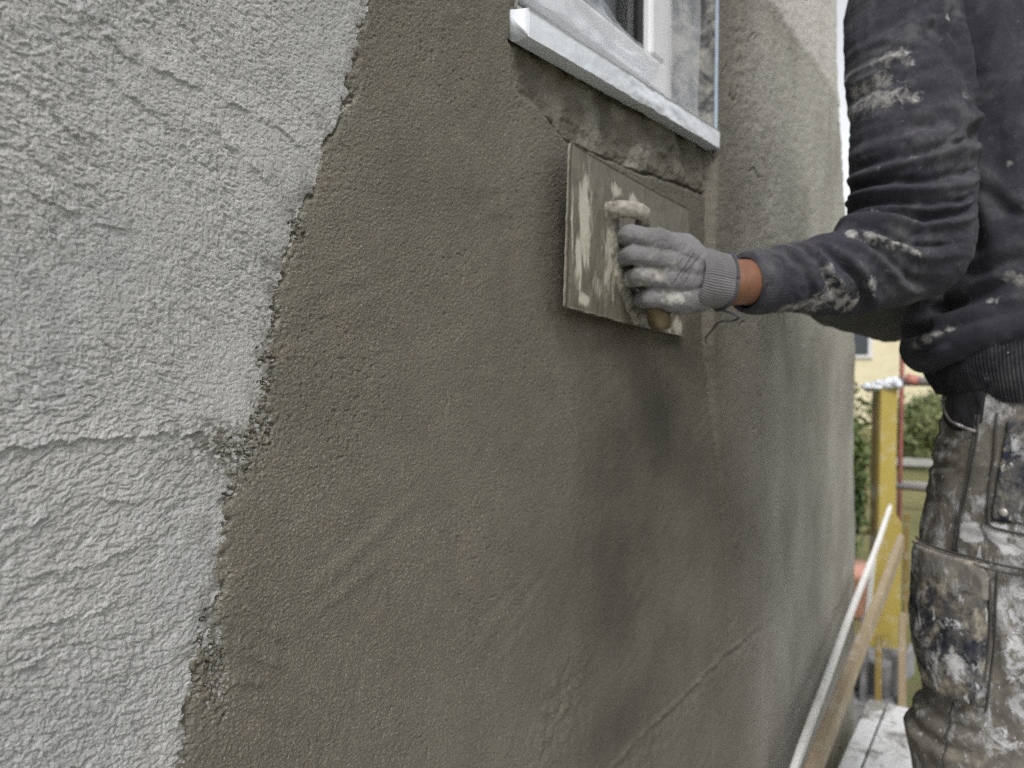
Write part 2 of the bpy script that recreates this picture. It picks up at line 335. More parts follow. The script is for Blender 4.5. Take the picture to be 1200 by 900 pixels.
    pale = smoothstep(-.05, .35, q)*(.66+.22*smoothstep(.85, 1.35, z))-.10*smoothstep(1.6, 2.2, x)  # lighter coat to the right, with the sky's grazing sheen painted in
    pale = np.clip(pale*(1+.5*fbm(x*6, z*4, 3, 94))+.30*under*smoothstep(.0, .5, noise2(x*18, z*26, 168))+.12*jm*np.exp(-(q2/.005)**2)+smoothstep(1.5, 2.1, x)*.10*noise2(x*34, z*3, 95), 0, .95)
    pale = np.maximum(pale, .75*np.exp(-np.clip(g-.001, 0, 1)/.004)*smoothstep(.0, .25, noise2(x*330, z*330, 46))*smoothstep(-.1, .4, noise2(x*45, z*45, 45)))
    pale = np.clip(pale+.5*crumb*(hf > np.median(hf))*smoothstep(.1, .5, noise2(x*420, z*420, 96)), 0, .9)
    dr = dried*(1-.25*smoothstep(-.2, .6, noise2(x*14, z*3, 97)))+.75*smoothstep(1.92, 2.02, x)*smoothstep(1.35, 1.7, z)*smoothstep(-.1, .3, noise2(x*30, z*2.2, 98))
    dampd = np.clip(np.exp(-np.clip(-g, 0, 1)/(.003+.016*smoothstep(.0, .6, noise2(x*26, z*26, 163))))*.75*smoothstep(-.3, .3, noise2(x*60, z*60, 52))+crumb*.95*smoothstep(-.30, .15, noise2(x*300, z*300, 99)+.4*noise2(x*90, z*90, 155)), 0, .9)
    dampd = np.clip(dampd, 0, 1)
    out = []
    for nm, sel, mt in (('base_coat', ~fr, 'dry'), ('fresh_coat', fr, 'fresh')):
        f = F[sel & ~op & ~deg]; used = np.zeros(len(V), bool); used[f.ravel()] = True; idx = np.cumsum(used)-1
        me = mesh_np(V[used], idx[f])
        if nm == 'base_coat': attr(me, 'damp', dampd[used])
        else: attr(me, 'wet', wet_shade[used]); attr(me, 'pale', np.clip(pale, 0, 1)[used]); attr(me, 'dried', np.clip(dr, 0, 1)[used])
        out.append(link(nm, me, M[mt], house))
    out[0]['label'] = 'pale grey rough base coat with dragged, torn grain'
    out[1]['label'] = 'dark olive fresh plaster floated to a fine grain'
    return out
build_wall()

# ------------------------------------------------------------------ more materials
def mat_film(name='plastic_film', alpha=.55):
    t = NT(name); n = t.noise(60, 5, .6); dirt = t.noise(25, 5, .65)
    c = t.mix(t.math('MULTIPLY', t.ramp(dirt, .55, .8), .25), (.60, .625, .67), (.48, .48, .47))
    t.done(c, .22, t.bump(t.noise(30, 3, .5, t.map((1, 2, 2)), dist=.5), .35, .004), Specular_IOR_Level=.6)
    tr = t.n('BsdfTransparent'); mx = t.n('MixShader', {0: alpha}); t.set(mx.inputs[1], tr.outputs[0]); t.set(mx.inputs[2], t.b.outputs[0]); t.t.links.new(mx.outputs[0], t.out.inputs[0])
    return t.m
def mat_float():
    t = NT('float_plate'); sm = t.attr('smear'); n = t.noise(26, 6, .65, dist=.6); n2 = t.noise(140, 4, .6, t.map((1, 1, .25)))
    c = t.mix(t.ramp(n, .35, .65), (.078, .069, .051), (.135, .122, .093))
    c = t.mix(t.math('MULTIPLY', t.ramp(n2, .45, .7), .5), c, (.17, .162, .13))
    k = t.ramp(t.math('ADD', sm, t.math('MULTIPLY', t.math('SUBTRACT', t.noise(60, 8, .7, t.map((1.6, 1, .45), (0, .35, 0)), dist=.4), .5), 2.0)), .40, .72)
    c = t.mix(k, c, (.40, .38, .32))
    return t.done(c, .5, t.bump(t.noise(120, 5, .6, dist=.5), .35, .0015), Specular_IOR_Level=.5)
def mat_reveal():
    t = NT('dirty_reveal'); n = t.noise(16, 6, .65, dist=.7); n2 = t.noise(60, 5, .6)
    c = t.mix(t.ramp(n, .42, .55), (.24, .232, .21), (.045, .046, .048))
    c = t.mix(t.math('MULTIPLY', t.ramp(n2, .5, .7), .6), c, (.28, .275, .26))
    return t.done(c, .85, t.bump(n2, .6, .003))
def mat_skin():
    t = NT('skin'); n = t.noise(60, 5, .6)
    c = t.mix(t.ramp(n, .3, .7), (.135, .060, .034), (.19, .088, .052))
    return t.done(c, .5, t.bump(t.noise(900, 3, .6), .25, .0004), Subsurface_Weight=.12, Subsurface_Scale=.01)
def cloth(name, col, plaster=(.33, .325, .31), stain_scale=95, speck=.0, bs=1400, bstr=.5, rough=.95):
    t = NT(name); fb = t.noise(bs, 2, .5); pil = t.noise(240, 4, .65); big = t.noise(8, 4, .6)
    c = t.mix(t.ramp(big, .3, .7), tuple(x*.78 for x in col), tuple(x*1.25 for x in col))
    c = t.mix(t.math('MULTIPLY', t.ramp(pil, .52, .8), .35), c, tuple(min(1, x*2.6+.01) for x in col))
    haze = t.math('MULTIPLY', t.ramp(t.noise(11, 8, .75, dist=.4), .48, .78), .24); c = t.mix(haze, c, plaster)
    dots = t.ramp(t.noise(210, 3, .6), .735-speck, .775-speck); c = t.mix(t.math('MULTIPLY', dots, .75), c, plaster)
    st = t.attr('stain'); nz = t.noise(stain_scale, 6, .7, dist=.8)
    k = t.ramp(t.math('ADD', st, t.math('MULTIPLY', t.math('SUBTRACT', nz, .5), 2.8)), .36, 1.05)
    c = t.mix(k, c, t.mix(t.ramp(t.noise(90, 4), .35, .65), tuple(x*.72 for x in plaster), plaster))
    nrm = t.bump(fb, bstr, .0005); nrm = t.bump(k, .35, .0012, nrm)
    return t.done(c, rough, nrm, Sheen_Weight=.03, Sheen_Roughness=.5, Specular_IOR_Level=.2)
def mat_trousers(name, base, amount, cream):
    """work cloth caked with dried plaster of several ages"""
    t = NT(name); v = t.obj()
    weave = t.n('TexWave', {'Scale': 420, 'Distortion': .6, 'Detail': 1}, wave_type='BANDS', bands_direction='DIAGONAL'); t.set(weave.inputs['Vector'], v)
    big = t.noise(11, 5, .6); c = t.mix(t.ramp(big, .3, .7), tuple(x*.65 for x in base), tuple(x*1.35 for x in base))
    c = t.mix(t.math('MULTIPLY', t.ramp(t.noise(30, 6, .7, dist=.5), .42, .72), .55), c, (.24, .22, .185))
    ck = t.ramp(t.math('ADD', t.noise(24, 10, .74, dist=.3), cream), .52, .66); c = t.mix(t.math('MULTIPLY', ck, .85), c, t.mix(t.ramp(t.noise(120, 4), .35, .65), (.19, .168, .125), (.36, .33, .26)))
    wv = t.map((1, 1, .55), (.5, 0, 0)); wn = t.noise(27, 10, .72, wv, dist=.35)
    wk = t.ramp(t.math('ADD', wn, amount), .55, .66)
    st = t.attr('stain'); sk = t.ramp(t.math('ADD', st, t.math('MULTIPLY', t.math('SUBTRACT', t.noise(55, 7, .7, dist=.6), .5), 1.3)), .42, .55)
    wk = t.math('MAXIMUM', wk, sk)
    sp = t.ramp(t.noise(95, 5, .6, t.map((1, 1, .45), (.9, 0, 0)), dist=.4), .615, .65); wk = t.math('MAXIMUM', wk, t.math('MULTIPLY', sp, .9))
    wc = t.mix(t.ramp(t.noise(45, 6, .7), .35, .65), (.33, .33, .34), (.60, .60, .61)); c = t.mix(t.math('MULTIPLY', wk, .9), c, wc)
    dk = t.ramp(t.noise(75, 6, .7), .60, .70); c = t.mix(t.math('MULTIPLY', dk, .6), c, tuple(x*.6 for x in base))
    nrm = t.bump(weave.outputs['Fac'], .25, .0004); nrm = t.bump(wk, .55, .0016, nrm); nrm = t.bump(t.noise(50, 6, .65), .35, .003, nrm)
    return t.done(c, .9, nrm, Specular_IOR_Level=.2)
def mat_glove(name, col, rib=False):
    t = NT(name); v = t.obj()
    kn = t.noise(1300, 2, .5); c = t.mix(t.ramp(t.noise(30, 5, .6), .3, .7), tuple(x*.8 for x in col), tuple(x*1.12 for x in col))
    c = t.mix(t.math('MULTIPLY', t.ramp(kn, .45, .7), .3), c, tuple(x*.5 for x in col))
    if not rib:
        st = t.attr('stain'); k = t.ramp(t.math('ADD', st, t.math('MULTIPLY', t.math('SUBTRACT', t.noise(120, 8, .75, dist=.5), .5), 2.2)), .45, .95)
        c = t.mix(k, c, t.mix(t.ramp(t.noise(60, 5), .4, .6), (.15, .143, .13), (.34, .33, .31)))
        ink = t.attr('ink'); ik = t.math('MULTIPLY', t.ramp(t.math('ADD', ink, t.math('MULTIPLY', t.math('SUBTRACT', t.noise(900, 2, .5), .5), 1.2)), .45, .6), .85); c = t.mix(ik, c, (.03, .03, .035))
    return t.done(c, .92, t.bump(kn, .5, .0006), Sheen_Weight=.15, Specular_IOR_Level=.2)
def mat_deck():
    t = NT('deck_board'); v = t.map((.25, 1, 1)); n = t.noise(9, 7, .7, dist=.8); g = t.noise(60, 4, .6, t.map((.08, 1, 1)))
    c = t.mix(t.ramp(n, .50, .60), (.62, .63, .64), (.20, .195, .18)); c = t.mix(t.math('MULTIPLY', t.ramp(t.noise(26, 6, .7), .55, .68), .8), c, (.10, .10, .09))
    c = t.mix(t.math('MULTIPLY', t.ramp(g, .4, .7), .25), c, (.35, .32, .27))
    return t.done(c, .6, t.bump(t.noise(40, 6, .7), .5, .003))
def mat_wood(name, a, b, dirt=(.5, .49, .46), dk=.3):
    t = NT(name); g = t.noise(22, 6, .65, t.map((1.2, 14, 14)), dist=.4); c = t.mix(t.ramp(g, .3, .7), a, b)
    c = t.mix(t.math('MULTIPLY', t.ramp(t.noise(13, 6, .7), .52, .7), dk*2), c, dirt)
    return t.done(c, .7, t.bump(g, .3, .002))
def mat_leaf(name, a, b):
    t = NT(name); oi = t.n('ObjectInfo'); n = t.noise(3.0, 4, .6)
    c = t.mix(t.ramp(n, .35, .65), a, b); return t.done(c, .55, None, Subsurface_Weight=0.0, Specular_IOR_Level=.3)
def mat_ground():
    t = NT('lawn'); c = t.mix(t.ramp(t.noise(.6, 6, .65), .35, .65), (.10, .12, .035), (.21, .19, .075)); c = t.mix(t.ramp(t.noise(6, 5, .7), .5, .75), c, (.16, .13, .08))
    return t.done(c, .95, t.bump(t.noise(40, 5, .7), .8, .03))
M.update(
    film=mat_film('plastic_film', .38), jambfilm=mat_film('jamb_film', .22), sillfilm=mat_film('sill_film', 1.0), plate=mat_float(), reveal=mat_reveal(), skin=mat_skin(),
    pvc=plain('white_pvc', (.60, .60, .62), .35, .06, 12, .1), gasket=plain('black_gasket', (.02, .02, .022), .5, .1),
    tape=plain('blue_white_tape', (.30, .36, .44), .4, .1, 60, .3), room=plain('dark_room', (.03, .03, .033), .8, .1),
    curtain=plain('curtain_cloth', (.55, .56, .58), .8, .08, 20, .2), plaster_wet=plain('wet_plaster', (.20, .19, .155), .5, .5, 60, .7, 200),
    handle=plain('brown_handle', (.085, .062, .030), .5, .5, 70, .3), dirtyhandle=plain('plaster_caked_handle', (.22, .205, .175), .7, .5, 110, .8, 240),
    sweat=cloth('charcoal_jersey', (.0290, .0280, .0370)), rib=cloth('charcoal_rib', (.0165, .0165, .0215), speck=.02),
    sweatfar=cloth('dusty_jersey', (.085, .085, .075)),
    trousers=mat_trousers('caked_work_trousers', (.100, .092, .082), .045, -.015), navy=mat_trousers('caked_navy_pocket', (.018, .021, .031), -.005, .035),
    flap=mat_trousers('caked_grey_flap', (.14, .134, .126), .01, .01), lining=plain('black_lining', (.008, .008, .011), .9, .3),
    thread=plain('seam_thread', (.05, .047, .044), .9, .3), glove=mat_glove('grey_knit_glove', (.150, .146, .152)), gcuff=mat_glove('grey_knit_cuff', (.140, .137, .143), True), gedge=plain('dark_overlock', (.05, .05, .056), .9, .3),
    hair=plain('dark_hair', (.02, .016, .013), .7, .3, 80, .6), boot=plain('brown_boot', (.10, .075, .05), .7, .4, 40, .4),
    deck=mat_deck(), lath=mat_wood('whitewashed_lath', (.62, .61, .58), (.74, .74, .73), (.42, .37, .28)), plank=mat_wood('brown_plank', (.24, .185, .115), (.36, .29, .19)),
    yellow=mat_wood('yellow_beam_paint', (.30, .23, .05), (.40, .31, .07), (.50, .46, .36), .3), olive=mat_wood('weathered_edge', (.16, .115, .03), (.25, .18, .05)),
    red=plain('red_pole_paint', (.34, .13, .11), .5, .25, 20, .2), steel=plain('galvanised_steel', (.36, .34, .33), .45, .2, 25, .2, Metallic=.4),
    block=plain('grey_block', (.19, .19, .195), .95, .55, 9, .6, 60), leaf=mat_leaf('hedge_leaf', (.035, .065, .018), (.085, .125, .035)), leaf2=mat_leaf('shrub_leaf', (.10, .13, .05), (.19, .20, .09)),
    bark=plain('bark', (.07, .055, .04), .95, .3, 20, .6), lawn=mat_ground(), cream=plain('cream_render', (.66, .60, .42), .9, .1, 3, .2), rooftile=plain('roof_tile', (.26, .12, .08), .8, .3, 8, .4),
    winglass=plain('far_window', (.05, .06, .07), .2, .2), fence=plain('pale_fence', (.30, .30, .28), .7, .15), terra=plain('terracotta', (.50, .27, .20), .8, .2))
def mat_glass():
    t = NT('window_glass'); g = t.n('BsdfGlossy', {'Roughness': .03}); tr = t.n('BsdfTransparent', {'Color': (.75, .78, .80, 1)}); fr = t.n('Fresnel', {'IOR': 1.6})
    mx = t.n('MixShader'); t.set(mx.inputs[0], t.math('MULTIPLY', fr.outputs[0], .9)); t.set(mx.inputs[1], tr.outputs[0]); t.set(mx.inputs[2], g.outputs[0]); t.t.links.new(mx.outputs[0], t.out.inputs[0]); return t.m
M['glass'] = mat_glass()

# ------------------------------------------------------------------ the rest of the house: window, sill, end wall
zz = np.linspace(-.5, 3.0, 160); ee = edge_x(zz)+.004*noise2(zz*18, zz*0, 5)+.0025*noise2(zz*70, zz*0, 6); yy = np.linspace(.008, 4.0, 14)
Vr = np.stack([np.repeat(ee[:, None], 14, 1), np.repeat(yy[None, :], 160, 0), np.repeat(zz[:, None], 14, 1)], -1).reshape(-1, 3)
me = mesh_np(Vr, grid_faces(160, 14)); [attr(me, k, np.full(len(Vr), v)) for k, v in (('wet', .1), ('pale', .35), ('dried', .1))]
link('end_wall', me, M['fresh'], house)
me = mesh_np(np.array([(-1.5, 4, -.5), (2.1, 4, -.5), (2.1, 4, 3), (-1.5, 4, 3), (-1.5, 0, -.5), (-1.5, 0, 3)]), np.array([(0, 1, 2, 3), (4, 0, 3, 5)])); link('back_wall', me, M['cream'], house, False)
win = empty('window', (.86, .06, 1.36)); win.parent = house
tag(win, None)
FY = .057
bm = bmesh.new()                                   # reveal: two jambs, head
for (x0, y0, x1, y1) in ((WX1, -.012, WX1+.003, .2), (WX0, .2, WX0, -.001)):
    n = 14; rows = []
    for i in range(n+1):
        t_ = i/n; rows.append([bm.verts.new((x0+(x1-x0)*t_+.0022*mnoise.noise((t_*4, z_*9, x0)), y0+(y1-y0)*t_, z_)) for z_ in np.linspace(WZ0-.03, 2.45, 90)])
    for a, b in zip(rows, rows[1:]):
        for k in range(89): bm.faces.new((a[k], b[k], b[k+1], a[k+1]))
link('reveal', bm_mesh(bm), M['reveal'], house)
def frame_part(name, x0, x1, z0, z1, y0, y1, mt='pvc', b=.004): return box_obj(name, (x0, x1, y0, y1, z0, z1), M[mt], win, b)
frame_part('frame_rail', WX0, WX1+.002, 1.315, 1.392, FY, FY+.06)
frame_part('frame_post', 1.080, WX1+.004, 1.3905, 2.42, FY+.001, FY+.061)
frame_part('frame_post', WX0-.001, .640, 1.3905, 2.42, FY+.001, FY+.061)
frame_part('sash_rail', .6405, 1.0795, 1.397, 1.447, FY-.008, FY+.04, b=.006)
frame_part('sash_stile', 1.026, 1.0747, 1.4475, 2.40, FY-.007, FY+.041, b=.006)
frame_part('sash_stile', .641, .690, 1.4475, 2.40, FY-.007, FY+.041, b=.006)
frame_part('gasket', 1.0748, 1.0798, 1.392, 2.41, FY+.004, FY+.03, 'gasket', 0)
frame_part('gasket', 1.0225, 1.0262, 1.4472, 2.40, FY+.006, FY+.03, 'gasket', .0008)
frame_part('gasket', .69, 1.0225, 1.4465, 1.4497, FY+.006, FY+.03, 'gasket', .0008)
frame_part('pane', .688, 1.024, 1.444, 2.40, FY+.014, FY+.018, 'glass', 0)
bm = bmesh.new(); box(bm, .55, 1.2, FY+.0615, .9, 1.30, 2.45); bmesh.ops.delete(bm, geom=[f for f in bm.faces if f.calc_center_median().y < FY+.07], context='FACES'); link('room', bm_mesh(bm), M['room'], house, False)
def sheet(name, x0, x1, z0, z1, fn, mat, parent, nu=60, nv=60):
    U, Vv = np.meshgrid(np.linspace(0, 1, nu), np.linspace(0, 1, nv), indexing='ij'); X = x0+(x1-x0)*U; Z = z0+(z1-z0)*Vv; X, Y, Z = fn(X, Z, U, Vv)
    return link(name, mesh_np(np.stack([X, Y, Z], -1).reshape(-1, 3), grid_faces(nu, nv)), mat, parent)
sheet('curtain', .80, .955, 1.40, 2.4, lambda X, Z, U, Vv: (X+.01*noise2(Z*3, X*4, 3), .135+.012*np.sin(X*150)+.006*noise2(X*20, Z*5, 4), Z), M['curtain'], house, 90, 12)
sheet('curtain', .965, 1.05, 1.40, 2.4, lambda X, Z, U, Vv: (X, .23+.012*np.sin(X*170), Z), M['curtain'], house, 60, 12)
# protective film: hangs over the left of the glass and over the right jamb
sheet('film', .66, 1.0, 0, 1, lambda X, Z, U, Vv: (X+.006*noise2(Vv*5, X*8, 7), FY-.020-.009*noise2(X*24, Vv*3, 8)-.010*Vv*U, 1.395+(.15*(1-U)**1.8+.020+.010*noise2(X*22, X*0, 9))*Vv), M['film'], win)
sheet('film', .015, .05, 1.366, 2.3, lambda X, Z, U, Vv: (1.1125-.006*U+.004*noise2(Z*14, X*60, 9), X+.008*noise2(Z*11, Z*0, 11)*(1-U)+.010*(1-Vv)*(U-.5), Z), M['jambfilm'], win, 16, 90)
# outer sill wrapped in film
def sill_mesh():
    # section (y, z) of the sill, swept along x; the wrapping is creased
    sec = np.array([(-.003, 1.338), (-.019, 1.339), (-.0215, 1.3415), (-.0215, 1.362), (-.019, 1.3655), (.02, 1.371), (.062, 1.378)]); S = spline(sec, 46)
    xs = np.linspace(.588, 1.1165, 260); V = []
    for x in xs:
        w = noise2(x*26+S[:, 1]*30, S[:, 1]*70+S[:, 0]*30-x*8, 12); w2 = noise2(x*75-S[:, 1]*60, S[:, 1]*110+S[:, 0]*60+x*20, 13); am = .0005+.0016*math.exp(-((x-.86)/.10)**2)+.0006*math.exp(-((x-1.05)/.05)**2)
        V.append(np.stack([np.full(46, x), S[:, 0]-am*w-am*.4*w2, S[:, 1]+am*.3*w2-(.037-.018*(x-.588)/.53)*(1-.55*smoothstep(-.01, .06, S[:, 0]))], -1))
    V = np.array(V); me = mesh_np(V.reshape(-1, 3), grid_faces(260, 46)); bm = bmesh.new(); bm.from_mesh(me); bm.verts.ensure_lookup_table()
    for i in (0, 259):
        try: bm.faces.new([bm.verts[i*46+k] for k in range(46)])
        except ValueError: pass
    bmesh.ops.recalc_face_normals(bm, faces=bm.faces)
    for f in bm.faces:
        if len(f.verts) > 4: f.smooth = False
    return bm_mesh(bm)
sill = link('window_sill', sill_mesh(), M['sillfilm'], house)
sill['label'] = 'pale window sill wrapped in creased protective film'
beam('corner_tape', (WX1+.0015, -.0145, 1.318), (WX1+.0015, -.0145, 2.4), .0035, .005, M['tape'], house, up=(0, 1, 0), bevel=.001, cuts=30, rough=.0006)

# ------------------------------------------------------------------ organic meshes: hulls of spheres, voxel-remeshed, then creased
ICO = []
_b = bmesh.new(); bmesh.ops.create_icosphere(_b, subdivisions=3, radius=1); ICO = np.array([v.co[:] for v in _b.verts]); _b.free()
def blobby(chains, voxel, smooth=8):
    """chains: lists of (point, radius or (rx,ry,rz)); neighbours joined by their hull; returns verts, faces, normals"""
    bm = bmesh.new()
    for ch in chains:
        S = [ICO*np.asarray(r, float)+np.asarray(p, float) for p, r in ch]
        for a, b in (zip(S, S[1:]) if len(S) > 1 else [(S[0], S[0][:0])]):
            vs_ = [bm.verts.new(p) for p in np.vstack([a, b])]; r = bmesh.ops.convex_hull(bm, input=vs_)
            dead = list({g for g in r['geom_interior']+r['geom_unused'] if isinstance(g, bmesh.types.BMVert)}); bmesh.ops.delete(bm, geom=dead, context='VERTS')
    me = bm_mesh(bm); o = bpy.data.objects.new('tmp', me); C.objects.link(o)
    md = o.modifiers.new('r', 'REMESH'); md.mode = 'VOXEL'; md.voxel_size = voxel
    if smooth: sm = o.modifiers.new('s', 'SMOOTH'); sm.iterations = smooth; sm.factor = .5
    dg = bpy.context.evaluated_depsgraph_get(); m2 = bpy.data.meshes.new_from_object(o.evaluated_get(dg)); bpy.data.objects.remove(o); bpy.data.meshes.remove(me)
    V = np.empty(len(m2.vertices)*3, np.float32); m2.vertices.foreach_get('co', V); N = np.empty(len(m2.vertices)*3, np.float32); m2.vertices.foreach_get('normal', N)
    return m2, V.reshape(-1, 3).astype(float), N.reshape(-1, 3).astype(float)
def setco(me, V): me.vertices.foreach_set('co', V.astype(np.float32).ravel()); me.update()
def normals(me):
    me.update(); N = np.empty(len(me.vertices)*3, np.float32); me.vertices.foreach_get('normal', N); return N.reshape(-1, 3).astype(float)
def creases(V, N, a, b, mask, folds):
    """folds drawn in the (a, b) plane of a garment: (points, height, width, valley side)"""
    D = np.zeros(len(V))
    for P, amp, w, side in folds:
        P = spline(P, 10) if len(P) > 2 else np.array(P, float)
        d, s, t = pdist(a, b, P); e = smoothstep(0, .22, t)*smoothstep(1, .78, t) if amp > 0 else 1
        q = s*d*side; D += amp*e*(np.exp(-(q/w)**2)-.85*np.exp(-((q-1.7*w)/(.75*w))**2))*np.where(d < 5*w, 1, 0)
    return D*mask

# ------------------------------------------------------------------ plastering float
flo = empty('plastering_float', (.83, -.016, 1.12))
tag(flo, 'rectangular plastering float pressed on the fresh plaster below the window sill', 'float')
TL, TR, BL, BR = (np.array(p) for p in ((.651, -.032, 1.2160), (1.020, -.011, 1.2135), (.638, -.034, 1.0510), (1.002, -.012, 1.031)))
def plate():
    nu, nv = 120, 64; U, Vv = np.meshgrid(np.linspace(0, 1, nu), np.linspace(0, 1, nv), indexing='ij'); U3, V3 = U[..., None], Vv[..., None]
    P = (BL*(1-U3)+BR*U3)*(1-V3)+(TL*(1-U3)+TR*U3)*V3; P[..., 1] += .003*np.sin(U*np.pi)
    wear = .0012*noise2(U*30, Vv*20, 3)*((U < .01) | (U > .99) | (Vv < .01) | (Vv > .99)); P[..., 0] += wear; P[..., 2] += wear
    fr = P.copy(); fr[..., 1] -= .0002*noise2(U*40, Vv*25, 5)+.0010*np.clip(noise2(U*9, Vv*5, 6), 0, 1)
    bk = P.copy(); bk[..., 1] += .004; V = np.vstack([fr.reshape(-1, 3), bk.reshape(-1, 3)]); F = grid_faces(nu, nv); n = nu*nv
    def idx(i, j): return i*nv+j
    ring = [idx(i, 0) for i in range(nu)]+[idx(nu-1, j) for j in range(1, nv)]+[idx(i, nv-1) for i in range(nu-2, -1, -1)]+[idx(0, j) for j in range(nv-2, 0, -1)]
    R = np.array([(ring[k], ring[(k+1) % len(ring)], ring[(k+1) % len(ring)]+n, ring[k]+n) for k in range(len(ring))])
    me = mesh_np(V, np.vstack([F, F[:, ::-1]+n, R])); u, v = U.ravel(), Vv.ravel()
    def bl(cu, cv, ru, rv, w=1): return w*np.exp(-(((u-cu)/ru)**2+((v-cv)/rv)**2))
    s = np.maximum.reduce([bl(.10, .58, .050, .34), bl(.07, .30, .03, .22, .9), bl(.33, .86, .05, .06, .85), bl(.47, .86, .06, .05, .75), bl(.30, .45, .07, .38, .85), bl(.45, .25, .12, .14, .7), bl(.60, .10, .10, .06, .6), bl(.20, .20, .06, .12, .5), bl(.12, .08, .06, .05, .8), bl(.92, .07, .08, .07, .95), bl(.75, .03, .25, .03, .7), bl(.02, .5, .012, .5, .65)])
    attr(me, 'smear', np.concatenate([s, s*0])); return me
link('plate', plate(), M['plate'], flo)
HB0, HB1 = np.array((.776, -.045, 1.143)), np.array((.814, -.059, 1.038))          # grip, top and bottom
A0, A1 = np.array((.747, -.0265, 1.163)), np.array((.840, -.0215, 1.052))            # where the handle meets the plate
gp = spline(np.array([HB0+(HB0-HB1)*.02, HB0*.7+HB1*.3, HB0*.3+HB1*.7, HB1-(HB0-HB1)*.03]), 14); grip = tube_obj('grip', gp, np.interp(np.linspace(0, 1, 14), [0, .04, .3, .8, .97, 1], [.007, .0105, .0120, .0135, .0135, .010]), M['handle'], flo, 20)
tube_obj('handle_leg', spline(np.array([A0+(0, .001, 0), A0+(-.003, -.014, .002), (A0+HB0)/2+(.002, -.020, .009), HB0+(.006, -.004, .006), HB0*.93+HB1*.07]), 44), np.linspace(.0098, .0085, 44), M['dirtyhandle'], flo, 24, .0016)
tube_obj('handle_leg', spline(np.array([A1+(0, .001, 0), A1+(.002, -.020, 0), (A1+HB1)/2+(.004, -.014, -.002), HB1*.95+HB0*.05]), 18), np.linspace(.011, .011, 18), M['dirtyhandle'], flo, 16)
def smear():
    me, V, N = blobby([[(A0+(.000, .004, .004), (.012, .008, .012)), (A0*.7+A1*.3+(-.012, .003, 0), (.016, .009, .02)), (A0*.35+A1*.65+(-.016, .003, 0), (.019, .009, .022)), (A1+(-.010, .003, -.002), (.018, .008, .010))]], .0016, 6)
    d = .0035*noise2(V[:, 0]*70, V[:, 2]*45, 1)+.0018*noise2(V[:, 0]*190, V[:, 2]*130, 2); setco(me, V+N*d[:, None]); return me
link('plaster_smear', smear(), M['plaster_wet'], flo)

# ------------------------------------------------------------------ the plasterer
per = empty('person', (1.32, -.42, 0))
tag(per, 'person in charcoal sweatshirt and plaster-caked work trousers reaching to the float', 'person')
SL = [((1.225, -.285, 1.500), .072), ((1.192, -.258, 1.490), .078), ((1.170, -.263, 1.427), .077), ((1.127, -.279, 1.308), .076), ((1.097, -.284, 1.228), .075), ((1.076, -.284, 1.145), .075)]
FA = [((1.076, -.284, 1.145), .075), ((1.013, -.231, 1.109), .056), ((.963, -.186, 1.100), .0455), ((.920, -.152, 1.094), .0385), ((.913, -.147, 1.093), .036)]
Wp = np.array((.860, -.121, 1.089))
body_ch = [
    [((1.31, -.42, .95), (.14, .10, .10)), ((1.31, -.41, 1.15), (.12, .09, .1)), ((1.31, -.36, 1.38), (.15, .10, .1)), ((1.31, -.33, 1.50), (.10, .06, .04))],
    [((1.31, -.33, 1.48), .055), ((1.31, -.30, 1.58), .052)],
    [((1.31, -.285, 1.66), (.068, .085, .095)), ((1.31, -.275, 1.72), (.075, .092, .085))], [((1.31, -.195, 1.645), (.012, .02, .016)), ((1.31, -.205, 1.67), (.009, .012, .01))], [((1.31, -.215, 1.60), (.03, .03, .025))],
    [((1.235, -.285, 1.655), (.010, .018, .03))], [((1.385, -.285, 1.655), (.010, .018, .03))],
    [((1.24, -.33, 1.48), .05), (SL[2][0], .048), (SL[4][0], .044), (SL[5][0], .042), (FA[2][0], .034), (FA[4][0], .0285), (tuple(Wp), .0275)],
    [((1.40, -.33, 1.48), .05), ((1.50, -.33, 1.40), .048), ((1.52, -.30, 1.12), .042), ((1.50, -.12, 1.10), .03), ((1.495, -.07, 1.115), .03)],
    [((1.25, -.42, .92), .085), ((1.24, -.38, .50), .058), ((1.24, -.43, .28), .05), ((1.24, -.44, .10), .035)], [((1.24, -.45, .05), .035), ((1.24, -.33, .035), .03)],
    [((1.39, -.42, .92), .085), ((1.41, -.40, .50), .058), ((1.41, -.43, .28), .05), ((1.41, -.44, .10), .035)], [((1.41, -.45, .05), .035), ((1.41, -.33, .035), .03)]]
bme, _, _ = blobby(body_ch, .006, 6); body = link('body', bme, M['skin'], per); body['label'] = 'bare brown wrist between glove and sleeve'
hme, V, N = blobby([[((1.31, -.300, 1.725), (.083, .100, .085))], [((1.31, -.345, 1.66), (.078, .05, .08))]], .006, 4); link('hair', hme, M['hair'], per)

